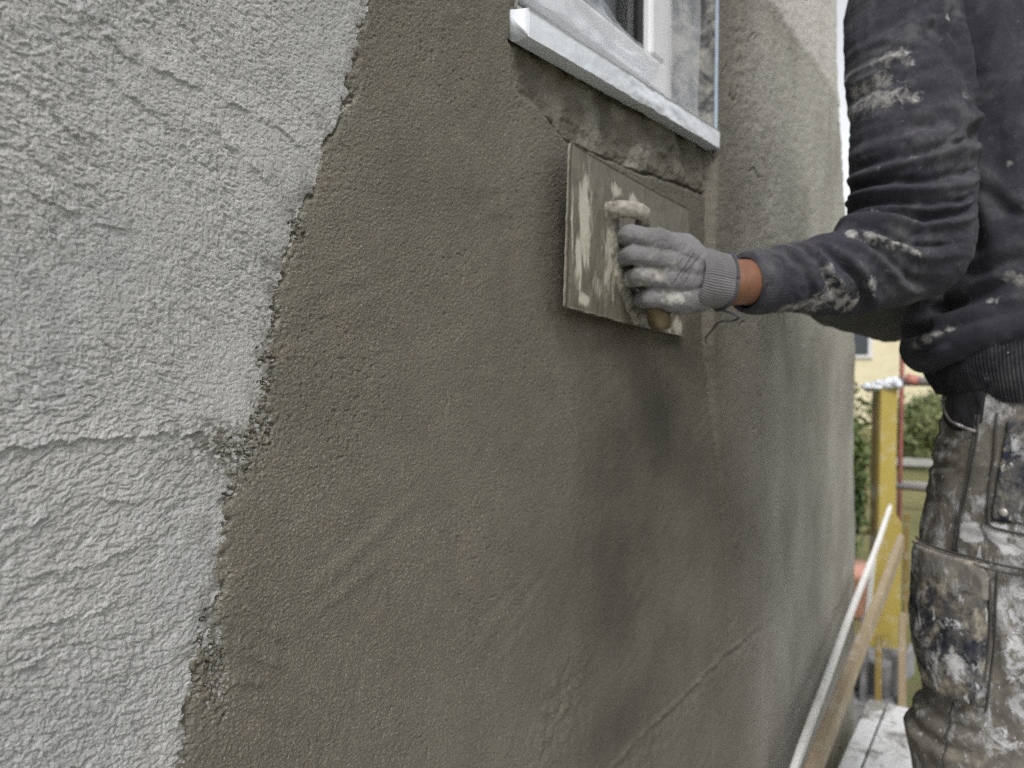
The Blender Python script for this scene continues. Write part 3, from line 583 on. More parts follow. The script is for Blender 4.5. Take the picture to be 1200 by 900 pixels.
# sweatshirt
swp = [[((1.31, -.425, .985), (.165, .125, .05)), ((1.31, -.42, 1.10), (.172, .135, .08)), ((1.31, -.38, 1.35), (.185, .125, .08)), ((1.31, -.35, 1.47), (.15, .10, .06)), ((1.31, -.34, 1.52), (.08, .07, .04))],
       [((1.33, -.290, 1.012), .036), ((1.24, -.292, 1.014), .037), ((1.185, -.325, 1.024), .033), ((1.165, -.375, 1.040), .030), ((1.160, -.44, 1.055), .028)],
       [((1.30, -.295, 1.05), (.10, .045, .05)), ((1.30, -.32, 1.18), (.11, .05, .06))]]
sme, V, N = blobby(swp, .0032, 10)
fm = smoothstep(-.2, .25, -N[:, 0]+.6*N[:, 1])
tf = [([(-.262, 1.058), (-.300, 1.052), (-.345, 1.062), (-.42, 1.082)], .007, .008, 1), ([(-.29, 1.085), (-.33, 1.09), (-.40, 1.12)], .006, .010, 1), ([(-.255, 1.02), (-.29, 1.025), (-.315, 1.045)], .005, .006, -1), ([(-.275, 1.0), (-.30, 1.003), (-.33, 1.02)], .004, .005, -1),
      ([(-.345, 1.30), (-.36, 1.22), (-.385, 1.12)], .008, .016, 1), ([(-.40, 1.32), (-.395, 1.22), (-.41, 1.13)], .005, .014, -1), ([(-.35, 1.36), (-.37, 1.40), (-.38, 1.48)], .007, .012, 1), ([(-.33, 1.15), (-.36, 1.13), (-.41, 1.15)], .005, .010, 1), ([(-.36, 1.25), (-.40, 1.20), (-.44, 1.19)], .004, .01, 1)]
D = creases(V, N, V[:, 1], V[:, 2], fm, tf)+.0025*noise2(V[:, 1]*22, V[:, 2]*16, 3)+.0009*noise2(V[:, 1]*70, V[:, 2]*60, 4)
setco(sme, V+N*D[:, None])
stn = np.zeros(len(V))
for cy, cz, r in ((-.30, 1.026, .008), (-.312, 1.034, .008), (-.324, 1.042, .007), (-.285, 1.018, .007), (-.395, 1.105, .010), (-.405, 1.098, .012), (-.41, 1.19, .006), (-.375, 1.075, .007), (-.39, 1.245, .004)): stn = np.maximum(stn, np.exp(-(((V[:, 1]-cy)/r)**2+((V[:, 2]-cz)/r/.8)**2)))
attr(sme, 'stain', stn); sweat = link('sweatshirt', sme, M['sweat'], per); sweat['label'] = 'charcoal sweatshirt with plaster smears, bunched above its ribbed hem'
def ribbed(name, fn, nu, nv, nrib, amp, mat, parent):
    a = np.arange(nu)*2*np.pi/nu; t = np.linspace(0, 1, nv); A, T = np.meshgrid(a, t, indexing='ij'); V, Nn = fn(A, T)
    V = V+Nn*(amp*np.abs(np.sin(A*nrib/2))**.7)[..., None]; me = mesh_np(V.reshape(-1, 3), grid_faces(nu, nv, True)); attr(me, 'stain', np.zeros(nu*nv)); return link(name, me, mat, parent)
def hem_fn(A, T):
    rx, ry = .166+.010*np.sin(T*np.pi)-.004*T, .128+.010*np.sin(T*np.pi)-.004*(1-T)
    lean = .012*noise2(np.cos(A)*2, np.sin(A)*2+T, 5); c, s = np.cos(A), np.sin(A)
    V = np.stack([1.31+(rx+lean)*c, -.428+(ry+lean)*s+.010*T, .944+.085*T+.004*noise2(c*2, s*2, 6)], -1); return V, np.stack([c, s, 0*c], -1)
ribbed('hem_band', hem_fn, 1500, 14, 190, .0016, M['rib'], sweat)
# left sleeve, elbow bent: creases drawn in the plane of the arm (towards the wrist, up)
E0 = np.array((1.074, -.282, 1.137)); ea = np.array((-.777, .63, 0)); en = np.array((-.63, -.777, 0))
vme, V, N = blobby([SL, FA], .0026, 10)
Q = V-E0; a, b = Q@ea, Q[:, 2]; bp = np.clip(b, 0, 1); a = a+.29*bp; b = np.where(b > 0, (b+.137)/(.98+.31*bp)-.137+.0028*(1-np.clip(b/.05, 0, 1)), b); fm = smoothstep(-.75, -.1, N@en)
sf = [([(.165, .072), (.10, .088), (.06, .098), (.005, .111), (-.05, .135)], .0105, .0085, -1), ([(.16, .056), (.087, .068), (.025, .069), (-.05, .092)], .0095, .0075, -1),
      ([(.155, .036), (.086, .033), (.023, .022), (-.05, .046)], .0090, .0075, -1), ([(.15, .024), (.098, .008), (.042, -.015), (-.02, -.012)], .0080, .0070, -1),
      ([(.16, .020), (.127, -.018), (.096, -.052), (.06, -.076)], .0070, .0060, 1), ([(.178, .014), (.151, -.024), (.122, -.070)], .0055, .0058, 1), ([(.196, .006), (.176, -.03), (.152, -.074)], .0042, .0058, 1),
      ([(.226, .0), (.218, -.041), (.209, -.086)], .0026, .0055, 1), ([(-.05, .145), (.014, .162), (.08, .163)], .0060, .0110, -1), ([(.014, .30), (-.004, .224), (-.04, .175)], .0075, .0095, 1),
      ([(-.05, .168), (.007, .147), (.065, .146)], .0045, .0085, 1), ([(.15, .024), (.097, -.017), (.053, -.046), (.0, -.058)], .0060, .0060, -1), ([(.155, .047), (.08, .047), (.018, .044), (-.04, .060)], .0055, .0050, -1),
      ([(.15, .122), (.094, .121), (.04, .138)], .0040, .0090, -1), ([(.03, .33), (.03, .26), (-.01, .20)], .0040, .0090, 1), ([(.13, .20), (.09, .22), (.06, .27)], .0035, .010, 1), ([(.12, .155), (.06, .19), (.0, .20)], .0035, .0095, -1), ([(.11, .26), (.07, .30), (.05, .36)], .003, .010, 1)]
rg = random.Random(5)
for _ in range(26):
    a0, b0 = rg.uniform(-.04, .13), rg.uniform(-.05, .34); an = rg.choice((.2, -.5, 2.4, .9))+rg.uniform(-.4, .4); ln = rg.uniform(.02, .05)
    sf.append(([(a0, b0), (a0+ln*.5*math.cos(an)+.003, b0+ln*.5*math.sin(an)+.003), (a0+ln*math.cos(an), b0+ln*math.sin(an))], rg.uniform(.0012, .0036), rg.uniform(.004, .008), rg.choice((-1, 1))))
aw, bw = a+.008*noise2(a*17, b*17, 31), b+.008*noise2(a*15, b*15, 32)
D = (.95+.55*noise2(a*14, b*14, 12))*creases(V, N, aw, bw, fm, [(P_, h_, w_*.92, s_) for P_, h_, w_, s_ in sf])+.0020*noise2(a*26, b*20, 13)+.0016*noise2(a*38+b*20, b*80, 14)+.0008*noise2(a*120, b*150, 15)
V2 = V+N*D[:, None]; setco(vme, V2)
stn = np.zeros(len(V))
for ca_, cb, r in ((.085, .231, .0065), (.071, .22, .0047), (.095, .193, .0084), (.081, .182, .0103), (.065, .175, .0056), (.116, .161, .0065), (.131, .151, .0056), (.123, .156, .005), (.101, .071, .0065), (.087, .061, .0047), (.113, .015, .0056), (.097, .01, .0065), (.086, .005, .006), (.075, 0, .0065), (.063, -.006, .006), (.052, -.011, .0047), (.154, -.034, .0047), (.149, -.047, .0065), (.138, -.06, .0103), (.153, -.071, .0112), (.122, -.068, .0084), (.101, -.046, .0056), (.095, -.052, .0047), (.174, -.074, .0075), (.19, -.078, .006), (.106, -.072, .0065), (.274, -.067, .0037), (.225, -.041, .0037), (.034, .268, .0037), (.081, .043, .0037), (.183, -.001, .0037), (.061, .105, .0037), (.09, .206, .007), (.078, .228, .005)):
    stn = np.maximum(stn, np.exp(-(((a-ca_)**2+(b-cb)**2)/(r*1.3)**2)))
attr(vme, 'stain', stn*.9*(fm > .3)); sleeve = link('sleeve', vme, M['sweat'], sweat); sleeve['label'] = 'charcoal sleeve creased at the bent elbow, smeared with pale plaster'
def cuff_fn(A, T):
    P0, P1 = np.array((.918, -.1508, 1.0935)), np.array((.8965, -.137, 1.091)); d = (P1-P0)/np.linalg.norm(P1-P0); P1 = P1+d*.008
    s = np.cross(d, (0, 0, 1)); s /= np.linalg.norm(s); u = np.cross(s, d); Nn = np.cos(A)[..., None]*s+np.sin(A)[..., None]*u
    r = .0385-.0025*T+.0015*np.sin(T*np.pi)-.006*smoothstep(.93, 1, T)+.001*noise2(np.cos(A)*2, np.sin(A)*2, 8); return P0+(P1-P0)*T[..., None]+Nn*r[..., None], Nn
ribbed('cuff', cuff_fn, 260, 16, 60, .0004, M['sweat'], sweat)
# right sleeve, beyond
rme, V, N = blobby([[((1.42, -.33, 1.48), .07), ((1.50, -.335, 1.40), .075), ((1.52, -.31, 1.14), .066), ((1.51, -.20, 1.085), .056), ((1.50, -.11, 1.105), .045)]], .005, 8)
D = .004*noise2(V[:, 1]*30, V[:, 2]*22, 3)+.002*noise2(V[:, 1]*70, V[:, 2]*30, 4); setco(rme, V+N*D[:, None]); attr(rme, 'stain', .15*np.exp(-((V[:, 1]+.17)/.09)**2)); link('sleeve', rme, M['sweatfar'], sweat)

# glove on the float's grip
glv_root = None
fdir = np.array((.7655, -.049, 1.104))-Wp; fdir /= np.linalg.norm(fdir); nb = np.array((-fdir[1]*-1, 0, 0)); nb = np.array((-.64, -.77, 0)); nb = nb-fdir*(nb@fdir); nb /= np.linalg.norm(nb); ub = np.cross(fdir, nb)
off = np.array((.753, -.044, 1.140))-np.array((.778, -.054, 1.068)); off /= 3.15
L = np.linalg.norm(np.array((.7655, -.049, 1.104))-Wp); ch = []; mps = []
for i, (ln, lift) in enumerate(((.96, 0), (1.05, .004), (1.0, .002), (.84, -.004))):
    o = off*(1.5-i); mcp = Wp+fdir*(L-.031)+o*.93+nb*(.006+lift*.6); pip = Wp+fdir*(L+.000+(ln-1)*.05)+o*1.0+nb*(.001+lift*.4); dip = pip-nb*.027*ln-fdir*.002; tip = dip-fdir*.022*ln-nb*.007; tp2 = tip-fdir*.012+nb*.002
    mps.append((mcp, pip)); ch.append([(mcp, .0132), (mcp*.45+pip*.55+nb*.0004, .0112), (pip, .0114), (dip, .0100), (tip, .0100), (tp2, .009)])
    ch.append([(Wp+fdir*.026+o*.25, .0215), (Wp+fdir*.040+o*.62+nb*.001, .0170), (mcp-fdir*.004, .0150)])
    ch.append([(Wp+fdir*.034+o*.7-nb*.014, .015), (mcp-nb*.018-fdir*.014, .014)])
for (m0, p0), (m1, p1) in zip(mps, mps[1:]): ch.append([((m0+m1)/2-nb*.001, .0120), ((m0+m1)/2*.5+(p0+p1)/2*.5-nb*.0035, .0105)])
th0 = Wp+fdir*.032+ub*.014-nb*.010; th1 = Wp+fdir*.052+ub*.036-nb*.016; th2 = Wp+fdir*.078+ub*.040-nb*.034; th3 = Wp+fdir*.095+ub*.030-nb*.050
ch.append([(th0, .020), (th1, .0155), (th2, .0125), (th3, .0108)]); ch.append([(Wp+fdir*.032-ub*.016-nb*.004, .019), (Wp+fdir*.055-ub*.030-nb*.006, .0165)])
gme, V, N = blobby(ch, .00135, 5)
Q = V-Wp; ga, gb, gc = Q@fdir, Q@ub, Q@nb
D = .0007*noise2(ga*150, gb*120, 5)+.0004*noise2(ga*330, gb*330, 6)
wr = [([(.035, .030), (.05, .012), (.056, -.01)], .0012, .003, 1), ([(.02, .026), (.03, .01), (.034, -.014)], .0012, .0028, 1), ([(.066, .03), (.07, .018)], .001, .0025, 1), ([(.012, -.02), (.03, -.016), (.05, -.022)], .0012, .003, 1)]
D += creases(V, N, ga, gb, smoothstep(0, .3, N@nb), wr); setco(gme, V+N*D[:, None])
stn = np.maximum.reduce([w*np.exp(-(((ga-x_)/rx)**2+((gb-y_)/ry)**2)) for x_, y_, rx, ry, w in ((.098, -.008, .018, .014, .95), (.075, -.030, .028, .010, .9), (.105, .016, .014, .012, .6), (.118, -.020, .016, .030, .9), (.06, -.024, .016, .008, .7), (.085, .004, .012, .010, .6), (.118, .030, .014, .014, .35), (.045, -.034, .02, .006, .6))])
attr(gme, 'stain', stn); ink = np.zeros(len(V))
fr_ = (N@nb) > .2
for (x0, y0, x1, y1, w) in ((.083, -.017, .060, .022, .0011), (.073, -.008, .055, .016, .0009), (.069, -.016, .060, .002, .0008), (.080, .004, .0745, .013, .0008)):
    d, s, t = pdist(ga, gb, [(x0, y0), (x1, y1)]); rag = np.sin(t*np.hypot(x1-x0, y1-y0)*2600)*.5+.5; ink = np.maximum(ink, (d < w)*(.35+.65*rag)*fr_)
attr(gme, 'ink', ink); glove = link('glove', gme, M['glove'], per); glove['label'] = 'grey knit work glove smeared with plaster, gripping the float handle'
def gc_fn(A, T):
    P0 = Wp+fdir*.046; P1 = Wp+fdir*.005; Nn = np.cos(A)[..., None]*nb+np.sin(A)[..., None]*ub
    r = (.0275+.0015*T+.0015*np.sin(T*5)+.0008*noise2(np.cos(A)*2, np.sin(A)*2+T*2, 9)-.003*smoothstep(.12, 0, T)); r = r*(1+.14*np.abs(np.sin(A))); return P0+(P1-P0)*T[..., None]+Nn*r[..., None], Nn
ribbed('cuff', gc_fn, 420, 24, 64, .0011, M['gcuff'], glove)
aa = np.linspace(0, 2*np.pi, 49); ring = np.array([Wp+fdir*.0045+(np.cos(t)*nb+np.sin(t)*ub*1.14)*.0292+fdir*.0012*math.sin(3*t) for t in aa]); tube_obj('cuff_edge', ring, .0021, M['gedge'], glove, 8)
tube_obj('loose_thread', spline(np.array([ring[36]+(0, 0, .001), (.857, -.136, 1.049), (.862, -.128, 1.044), (.862, -.112, 1.043), (.879, -.096, 1.033), (.884, -.088, 1.026), (.907, -.080, 1.019)]), 40), np.linspace(.0016, .0009, 40), M['gedge'], glove, 6)
gr2, V, N = blobby([[((1.50, -.10, 1.105), .034), ((1.495, -.055, 1.12), .032), ((1.495, -.035, 1.12), .028)]], .004, 4); attr(gr2, 'stain', np.full(len(V), .3)); attr(gr2, 'ink', np.zeros(len(V))); link('glove', gr2, M['glove'], per)

# trousers
def leg_axis(z, side): return np.stack([np.interp(z, [0, .5, .95], [1.235, 1.235, 1.245] if side < 0 else [1.405, 1.405, 1.385]), np.interp(z, [0, .28, .46, .62, .95], [-.435, -.425, -.412, -.420, -.430] if side < 0 else [-.44, -.43, -.42, -.43, -.43])], -1)
tch = []
for side in (-1, 1):
    zs = np.array([.10, .25, .38, .46, .52, .62, .75, .86, .95]); ax = leg_axis(zs, side); ry = np.array([.085, .096, .132, .143, .116, .134, .138, .126, .112]); rx = np.array([.08, .085, .098, .102, .098, .104, .108, .108, .105])
    tch.append([((x_, y_, z_), (a_, b_, .03)) for (x_, y_), z_, a_, b_ in zip(ax, zs, rx, ry)])
tch.append([((1.31, -.43, .86), (.17, .115, .04)), ((1.31, -.43, .955), (.168, .112, .02))])
tme, V, N = blobby(tch, .0038, 8)
fm = smoothstep(-.35, .1, -N[:, 0]+.7*N[:, 1])
lf = [([(-.28, .905), (-.315, .905), (-.345, .90)], .0028, .006, 1), ([(-.28, .885), (-.31, .88), (-.34, .885)], .003, .006, 1), ([(-.28, .862), (-.31, .858), (-.34, .865)], .003, .006, 1), ([(-.27, .838), (-.30, .835), (-.335, .845)], .003, .006, -1), ([(-.27, .812), (-.30, .808), (-.33, .82)], .0025, .006, 1), ([(-.29, .525), (-.33, .515), (-.38, .52)], .006, .008, 1), ([(-.27, .50), (-.32, .485), (-.38, .49)], .005, .009, 1), ([(-.27, .46), (-.32, .455), (-.40, .47)], .004, .009, -1), ([(-.385, .70), (-.40, .64), (-.40, .58)], .006, .010, 1), ([(-.41, .72), (-.43, .62), (-.42, .55)], .006, .012, -1), ([(-.34, .78), (-.38, .775), (-.43, .765)], .003, .008, 1)]
D = .6*creases(V, N, V[:, 1], V[:, 2], fm, lf)+.0016*noise2(V[:, 1]*18+V[:, 0]*9, V[:, 2]*15, 23)+.0010*noise2(V[:, 1]*52, V[:, 2]*46+V[:, 0]*20, 24)
setco(tme, V+N*D[:, None]); V = V+N*D[:, None]
def stains(Y, Z, L): return np.maximum.reduce([w*np.exp(-(((Y-y_)/ry)**2+((Z-z_)/rz)**2)) for y_, z_, ry, rz, w in L])
TS = [(-.352, .768, .022, .016, 1), (-.385, .775, .018, .016, .95), (-.40, .755, .02, .010, .8), (-.305, .785, .012, .02, .55), (-.29, .76, .012, .02, .5), (-.405, .62, .03, .06, .55), (-.42, .56, .03, .05, .6), (-.395, .50, .03, .03, .55), (-.41, .70, .02, .02, .55), (-.33, .48, .02, .02, .4), (-.43, .45, .04, .04, .6)]
attr(tme, 'stain', stains(V[:, 1], V[:, 2], TS)); tro = link('trousers', tme, M['trousers'], per); tro['label'] = 'brown-grey work trousers caked with dried plaster'
from mathutils.bvhtree import BVHTree
_bm = bmesh.new(); _bm.from_mesh(tme); BVH = BVHTree.FromBMesh(_bm); _bm.free()
def on_leg(phi, z):
    """point and outward normal on the left trouser leg; phi from its outer side (0) towards its front (pi/2)"""
    ax = leg_axis(np.array([z]), -1)[0]; d = Vector((-math.cos(phi), math.sin(phi), 0)); o = Vector((ax[0], ax[1], z))+d*.5
    h, n, i, r = BVH.ray_cast(o, -d)
    if h is None: return np.array(o-d*.38), np.array(d)
    return np.array(h), np.array(d)
def panel(name, phi0, phi1, z0, z1, th, mat, parent, fn=None, nu=56, nv=64, belly=0, corner=.15, edge=.06):
    """sewn-on patch following the leg; fn(u, v) may move phi, z; belly: how far it bags out"""
    P = np.zeros((nu, nv, 3)); 
    for i in range(nu):
        for j in range(nv):
            u, v = i/(nu-1), j/(nv-1); pu, pz = phi0+(phi1-phi0)*u, z0+(z1-z0)*v
            if fn: pu, pz = fn(u, v, pu, pz)
            du, dv = min(u, 1-u), min(v, 1-v); e = min(1, du/edge)*min(1, dv/edge); e = 1-(1-e)**2
            p, n = on_leg(pu, pz); b_ = belly*math.sin(math.pi*min(1, max(0, u)))**.6*math.sin(math.pi*min(1, v*.9+.05))**.7
            w = .0025*mnoise.noise((pu*6, pz*40, th*900))+.0012*mnoise.noise((pu*18, pz*110, 3))
            P[i, j] = p+n*(-.003+(.003+th+b_+w)*e)
    me = mesh_np(P.reshape(-1, 3), grid_faces(nu, nv)); attr(me, 'stain', stains(P[..., 1].ravel(), P[..., 2].ravel(), PS)); return link(name, me, mat, parent)
def seam(name, pts, r, off, mat, parent, n=60):
    S = spline(np.array(pts), n); P = []
    for ph, z in S: p, d = on_leg(ph, z); P.append(p+d*off)
    P = np.array(P); k = np.ones(5)/5
    for c in range(3): P[2:-2, c] = np.convolve(P[:, c], k, 'valid')
    return tube_obj(name, P, r, mat, parent, 6)
PS = [(-.345, .595, .030, .03, .62), (-.34, .645, .03, .02, .5), (-.30, .66, .02, .02, .35)]
cpk = panel('cargo_pocket', 1.42, .40, .540, .712, .010, M['navy'], tro, lambda u, v, p, z: (p+.10*(1-v)*(u-.5)-.06*(1-v), z-.008*math.sin(u*3)), belly=.014)
cpk['label'] = 'bagged navy cargo pocket crusted with cream plaster'
flp = panel('pocket_flap', 1.42, .38,   .690, .735, .009, M['flap'], cpk, lambda u, v, p, z: (p, z-(1-v)*(.010*math.sin(math.pi*u)**1.0)-.006*u*(1-v)), belly=.009, nv=36)
seam('flap_seam', [(1.40, .733), (1.0, .731), (.6, .730), (.25, .727), (-.1, .726)], .0013, .010, M['thread'], cpk)
seam('flap_seam', [(1.40, .740), (1.0, .738), (.6, .738), (.25, .735), (-.1, .734)], .0016, .006, M['thread'], cpk)
seam('pocket_seam', [(.40, .715), (.385, .66), (.40, .60), (.46, .555), (.60, .540), (.9, .538), (1.2, .545)], .0018, .0035, M['thread'], cpk)
seam('pocket_seam', [(.34, .725), (.335, .66), (.345, .60), (.38, .545), (.40, .535)], .0014, .0015, M['thread'], cpk)
PS = [(-.39, .86, .03, .03, .3)]
hpk = panel('hip_pocket', .40, -.35, .787, .925, .005, M['navy'], tro, lambda u, v, p, z: (p-.16*(1-v)*0+.10*(v-.5)*-1*(1-u), z), nu=44, nv=54)
hpk['label'] = 'navy hip pocket with a pale rivet at its corner'
seam('pocket_seam', [(.45, .93), (.44, .88), (.455, .83), (.45, .795), (.42, .783), (.30, .780), (.0, .777), (-.3, .775)], .0016, .003, M['thread'], hpk)
p, d = on_leg(.30, .803); bm = bmesh.new(); bmesh.ops.create_uvsphere(bm, u_segments=20, v_segments=10, radius=1, matrix=Matrix.Translation(p+d*.0065) @ Matrix.Rotation(math.atan2(d[1], d[0]), 4, 'Z') @ Matrix.Diagonal((.003, .0055, .0055, 1))); link('rivet', bm_mesh(bm), M['steel'], hpk)
seam('side_seam', [(.66, .925), (.66, .88), (.70, .83), (.755, .78), (.77, .74)], .0015, .0012, M['thread'], tro)
seam('side_seam', [(.70, .925), (.70, .88), (.735, .83), (.79, .78), (.81, .74)], .0011, .0012, M['thread'], tro)
seam('side_seam', [(.80, .53), (.78, .48), (.77, .42), (.76, .33)], .0014, .0012, M['thread'], tro)
# open slash pocket at the front: its dark mouth and the bound edge
PS = [(9, 9, 1, 1, 0)]
panel('pocket_mouth', 1.30, .60, .905, .965, .0025, M['lining'], tro, lambda u, v, p, z: (p, z+(.022*(1-math.sin(math.pi*min(1, u*.9+.02)))-.006 if v < .5 else 0)*(1-v)), nv=24)
seam('pocket_edge', [(1.45, .945), (1.25, .928), (1.05, .914), (.85, .908), (.66, .903)], .0022, .004, M['trousers'], tro)
for o in tro.children:
    if not o.data.attributes.get('stain') and o.data.materials and o.data.materials[0] == M['trousers']: attr(o.data, 'stain', np.zeros(len(o.data.vertices)))
for sx in (1.235, 1.41):
    bme2, V, N = blobby([[((sx, -.45, .05), (.045, .055, .05)), ((sx, -.36, .045), (.048, .06, .042)), ((sx, -.30, .035), (.045, .045, .032))], [((sx, -.45, .05), (.045, .05, .05)), ((sx, -.445, .17), (.05, .055, .03))]], .006, 4); V[:, 2] = np.maximum(V[:, 2], .002); setco(bme2, V); link('boot', bme2, M['boot'], per)

# ------------------------------------------------------------------ scaffold deck, loose boards, what lies beyond the corner
deck = empty('scaffold_deck', (.6, -.55, -.05)); tag(deck, 'plaster-spattered pale scaffold deck the person stands on', 'scaffold')
for i, y0 in enumerate((-.335, -.575, -.815, -1.055, -.098)):
    y1 = y0+(.232 if i < 4 else .045); box_obj('plank', (-1.2, 2.36-.03*(i % 2), y0, y1, -.045, 0.0), M['deck'], deck, .004)
for x in (-.9, .6, 2.1): beam('ledger', (x, -1.1, -.075), (x, -.08, -.075), .05, .05, M['steel'], deck)
for x in (-.9, .6, 2.1):
    for y in (-1.08, -.16): tube_obj('foot', [(x, y, -.46), (x, y, -.1)], .024, M['steel'], deck)
lw = beam('lath', (1.00, -.062, .100), (2.90, -.030, .472), .012, .026, M['lath'], None, cuts=14, rough=.004); tag(lw, 'thin whitewashed wooden lath leaning along the foot of the wall', 'lath')
pb = beam('plank', (1.05, -.075, .085), (3.05, -.048, .320), .022, .060, M['plank'], None, cuts=10, rough=.004); tag(pb, 'brown timber plank slanting beside the whitewashed lath', 'plank')
y1_ = empty('timber_beam', (3.55, .07, -.45)); tag(y1_, 'upright yellow timber beam with crumpled white film on its top', 'beam')
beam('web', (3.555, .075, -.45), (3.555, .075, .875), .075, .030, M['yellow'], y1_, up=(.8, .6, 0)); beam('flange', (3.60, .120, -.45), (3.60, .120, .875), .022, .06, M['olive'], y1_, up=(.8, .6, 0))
fme, V, N = blobby([[((3.545, .135, .875), (.03, .045, .016)), ((3.56, .06, .89), (.04, .045, .026))]], .006, 2); setco(fme, V+N*(.014*noise2(V[:, 1]*60, V[:, 2]*80+V[:, 0]*50, 3))[:, None]); link('film', fme, M['sillfilm'], y1_)
y2 = empty('shuttering_board', (3.2, .02, -.45)); tag(y2, 'yellow shuttering board standing in front of the upright yellow beam', 'board')
bm = bmesh.new(); pr = [(.105, -.45), (-.035, -.45), (-.032, .36), (-.012, .392), (.016, .372), (.060, .22)]
A_ = [bm.verts.new((3.20+.25*(-y), y, z)) for y, z in pr]; B_ = [bm.verts.new((3.225+.25*(-y), y+.01, z)) for y, z in pr]; bm.faces.new(A_); bm.faces.new(B_[::-1])
for k in range(6): bm.faces.new((A_[k], A_[(k+1) % 6], B_[(k+1) % 6], B_[k]))
bmesh.ops.recalc_face_normals(bm, faces=bm.faces); bmesh.ops.bevel(bm, geom=list(bm.edges), offset=.003, segments=2, affect='EDGES'); link('board_face', bm_mesh(bm), M['yellow'], y2, False)
beam('edge_strip', (3.205, .115, -.45), (3.19, .062, .235), .02, .03, M['lath'], y2, up=(1, 0, 0)); beam('batten', (3.215, -.05, -.45), (3.215, -.046, .40), .018, .026, M['olive'], y2, up=(1, 0, 0))
sc = empty('scaffold_tower', (4.15, .09, -.45)); tag(sc, 'red scaffold frame with a horizontal guard rail beyond the house corner', 'scaffold')
tube_obj('standard', [(4.14, .092, -.45), (4.14, .092, 2.6)], .011, M['red'], sc, 12); tube_obj('standard', [(4.14, -1.0, -.45), (4.14, -1.0, 2.6)], .022, M['red'], sc, 12)
tube_obj('guard_rail', [(4.14, .12, .885), (4.14, -1.05, .885)], .022, M['steel'], sc, 12); tube_obj('guard_rail', [(4.14, .12, .36), (4.14, -1.05, .36)], .018, M['steel'], sc, 12)
tube_obj('coupler', [(4.14, .075, .90), (4.14, .02, .885)], .026, M['red'], sc, 12)
for i, (x, y, z, w, h, r) in enumerate(((3.12, .06, -.45, .40, .19, .3), (3.16, .05, -.255, .30, .12, -.2), (3.45, -.35, -.45, .4, .2, .6))):
    o = box_obj('concrete_block', (-w/2, w/2, -.10, .10, 0, h), M['block'], None, .006, 2, .004, 3); o.location = (x, y, z); o.rotation_euler.z = r
    tag(o, ('grey concrete block lying on the ground under another block', 'grey concrete block resting on top of another block', 'grey concrete block lying alone on the lawn')[i], 'block', 'concrete blocks behind the deck')
for i, (y, z1, x, w, mt, lab) in enumerate(((.045, .03, 2.90, .05, 'block', 'grey weathered board end standing against the yellow shuttering board'), (-.01, -.02, 2.86, .035, 'olive', 'dark narrow board end beside the grey weathered board'), (-.075, .05, 2.95, .06, 'plank', 'brown board end standing next to the dark narrow board'))):
    tag(beam('board', (x, y, -.45), (x+.12, y+.02, z1), .02, w, M[mt], None, up=(1, 0, 0), cuts=4, rough=.006), lab, 'board', 'board ends behind the deck')
bm = bmesh.new(); gx = 160; g = bmesh.ops.create_grid(bm, x_segments=gx, y_segments=gx, size=400, matrix=Matrix.Translation((100, 0, -.45)))
for v in bm.verts:
    d = math.hypot(v.co.x-3, v.co.y); v.co.z += .0006*max(0, d-25)**1.25*(1+.5*mnoise.noise(v.co*.02))
tag(link('ground', bm_mesh(bm), M['lawn']), kind='structure')
def leaves(name, centre, rad3, n, size, mat, parent, seed, hole=.15):
    rng = np.random.default_rng(seed); k = 16; cl = rng.normal(size=(k, 3)); cl /= np.linalg.norm(cl, axis=1)[:, None]; cl *= rng.uniform(.25, .85, (k, 1))
    P = cl[rng.integers(0, k, n)]+rng.normal(size=(n, 3))*.20; P = P*np.array(rad3)+np.array(centre)
    a = rng.normal(size=(n, 3)); a /= np.linalg.norm(a, axis=1)[:, None]; b = np.cross(a, rng.normal(size=(n, 3))); b /= np.linalg.norm(b, axis=1)[:, None]; s = size*rng.uniform(.6, 1.4, (n, 1))
    V = np.stack([P-a*s, P+b*s*.42, P+a*s, P-b*s*.42], 1).reshape(-1, 3); return link(name, mesh_np(V, np.arange(4*n).reshape(-1, 4)), mat, parent, False)
def tree(name, base, h, rad3, n, size, mt, label, cat, seed, group=None):
    r = empty(name, base); tag(r, label, cat, group); c = np.array(base)+(0, 0, h); leaves('crown', c, rad3, n, size, M[mt], r, seed)
    rng = np.random.default_rng(seed); tr = tube_obj('trunk', [base, tuple(np.array(base)+(.05, .03, h*.5)), tuple(c)], [.09*h/2, .06*h/2, .02], M['bark'], r, 10)
    for k in range(5):
        a = rng.uniform(0, 6.28); q = np.array(base)+(0, 0, h*(.5+.1*k)); tube_obj('limb', [tuple(q), tuple(q+np.array((math.cos(a), math.sin(a), .6))*min(rad3)*.7)], [.03*h/2, .01], M['bark'], tr, 6)
tree('conifer', (5.25, .68, -.45), .78, (.24, .25, 1.05), 17000, .026, 'leaf', 'dark green upright conifer beside the yellow beam', 'tree', 1)
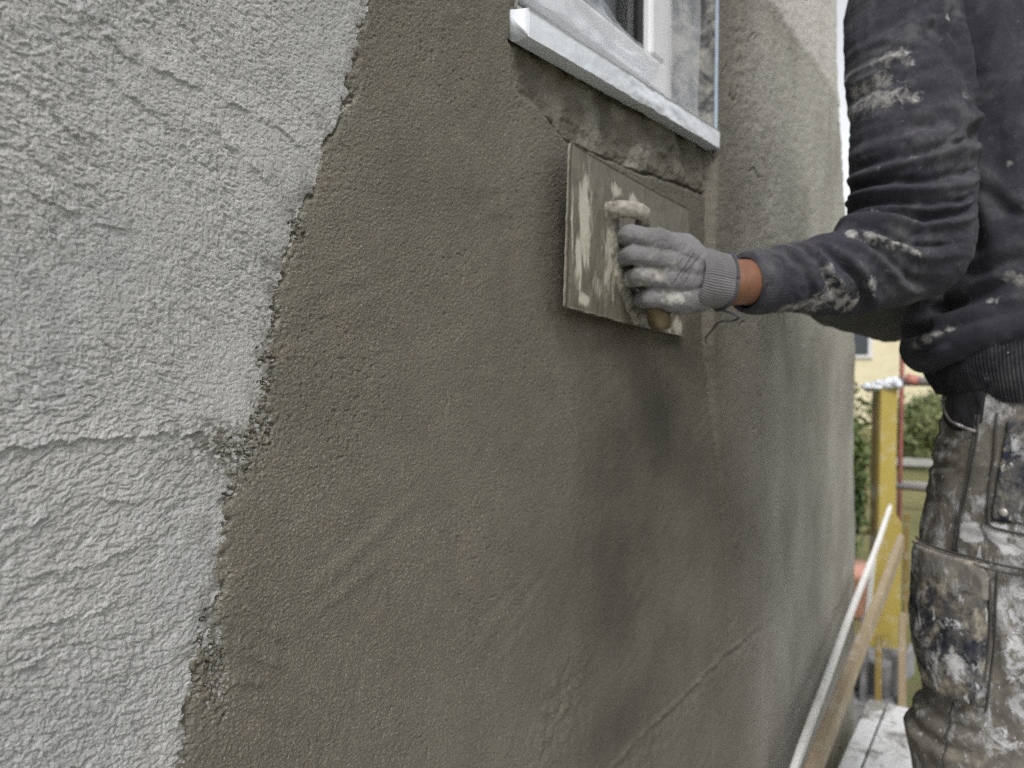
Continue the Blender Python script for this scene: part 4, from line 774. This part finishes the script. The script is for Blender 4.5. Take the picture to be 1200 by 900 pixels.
tree('conifer', (8.6, 1.75, -.45), 1.1, (.5, .5, 1.5), 9000, .045, 'leaf', 'taller dark green conifer hidden partly behind the house corner', 'tree', 2)
tree('shrub', (11.5, .55, -.40), .45, (1.0, .8, .5), 7000, .05, 'leaf2', 'low olive green shrub on the lawn behind the guard rail', 'shrub', 3)
tree('shrub', (14.0, -.7, -.35), .6, (1.4, 1.3, .7), 7000, .06, 'leaf2', 'wide olive green shrub near the pale fence', 'shrub', 4)
fe = empty('fence', (7.9, .2, -.45)); tag(fe, 'low pale rail fence across the lawn behind the scaffold frame', 'fence')
for z in (.03, -.19): beam('rail', (7.75, .62, z), (8.35, -1.8, z), .03, .07, M['fence'], fe)
for k in range(5): t_ = k/4; beam('post', (7.76+.6*t_, .60-2.4*t_, -.45), (7.76+.6*t_, .60-2.4*t_, .08), .06, .06, M['fence'], fe, up=(1, 0, 0))
pot = tube_obj('flower_pot', [(4.5, .37, -.45), (4.5, .37, -.43), (4.5, .37, -.22), (4.5, .37, -.20), (4.5, .37, -.17)], [.08, .10, .14, .16, .155], M['terra'], None, 20); tag(pot, 'terracotta flower pot standing at the foot of the upright conifer', 'pot')
nh = empty('neighbour_house', (20, 3.5, 0)); tag(nh, 'cream rendered house with tiled roof beyond the conifers', 'house')
gz = .1
box_obj('wall', (17, 23, 1.0, 8.0, -.6, 2.9), M['cream'], nh, .01)
bm = bmesh.new(); V_ = [bm.verts.new(p) for p in ((16.6, .6, 2.85), (16.6, 8.4, 2.85), (23.4, 8.4, 2.85), (23.4, .6, 2.85), (20, .6, 3.7), (20, 8.4, 3.7))]
for f in ((0, 4, 5, 1), (3, 2, 5, 4), (0, 3, 4), (1, 5, 2), (0, 1, 2, 3)): bm.faces.new([V_[k] for k in f])
bmesh.ops.recalc_face_normals(bm, faces=bm.faces); link('roof', bm_mesh(bm), M['rooftile'], nh, False)
for y in (2.2, 5.2):
    w_ = box_obj('window', (16.96, 17.02, y, y+1.1, 1.0, 2.3), M['pvc'], nh, .01); box_obj('pane', (16.95, 16.99, y+.08, y+1.02, 1.08, 2.22), M['winglass'], w_, 0)
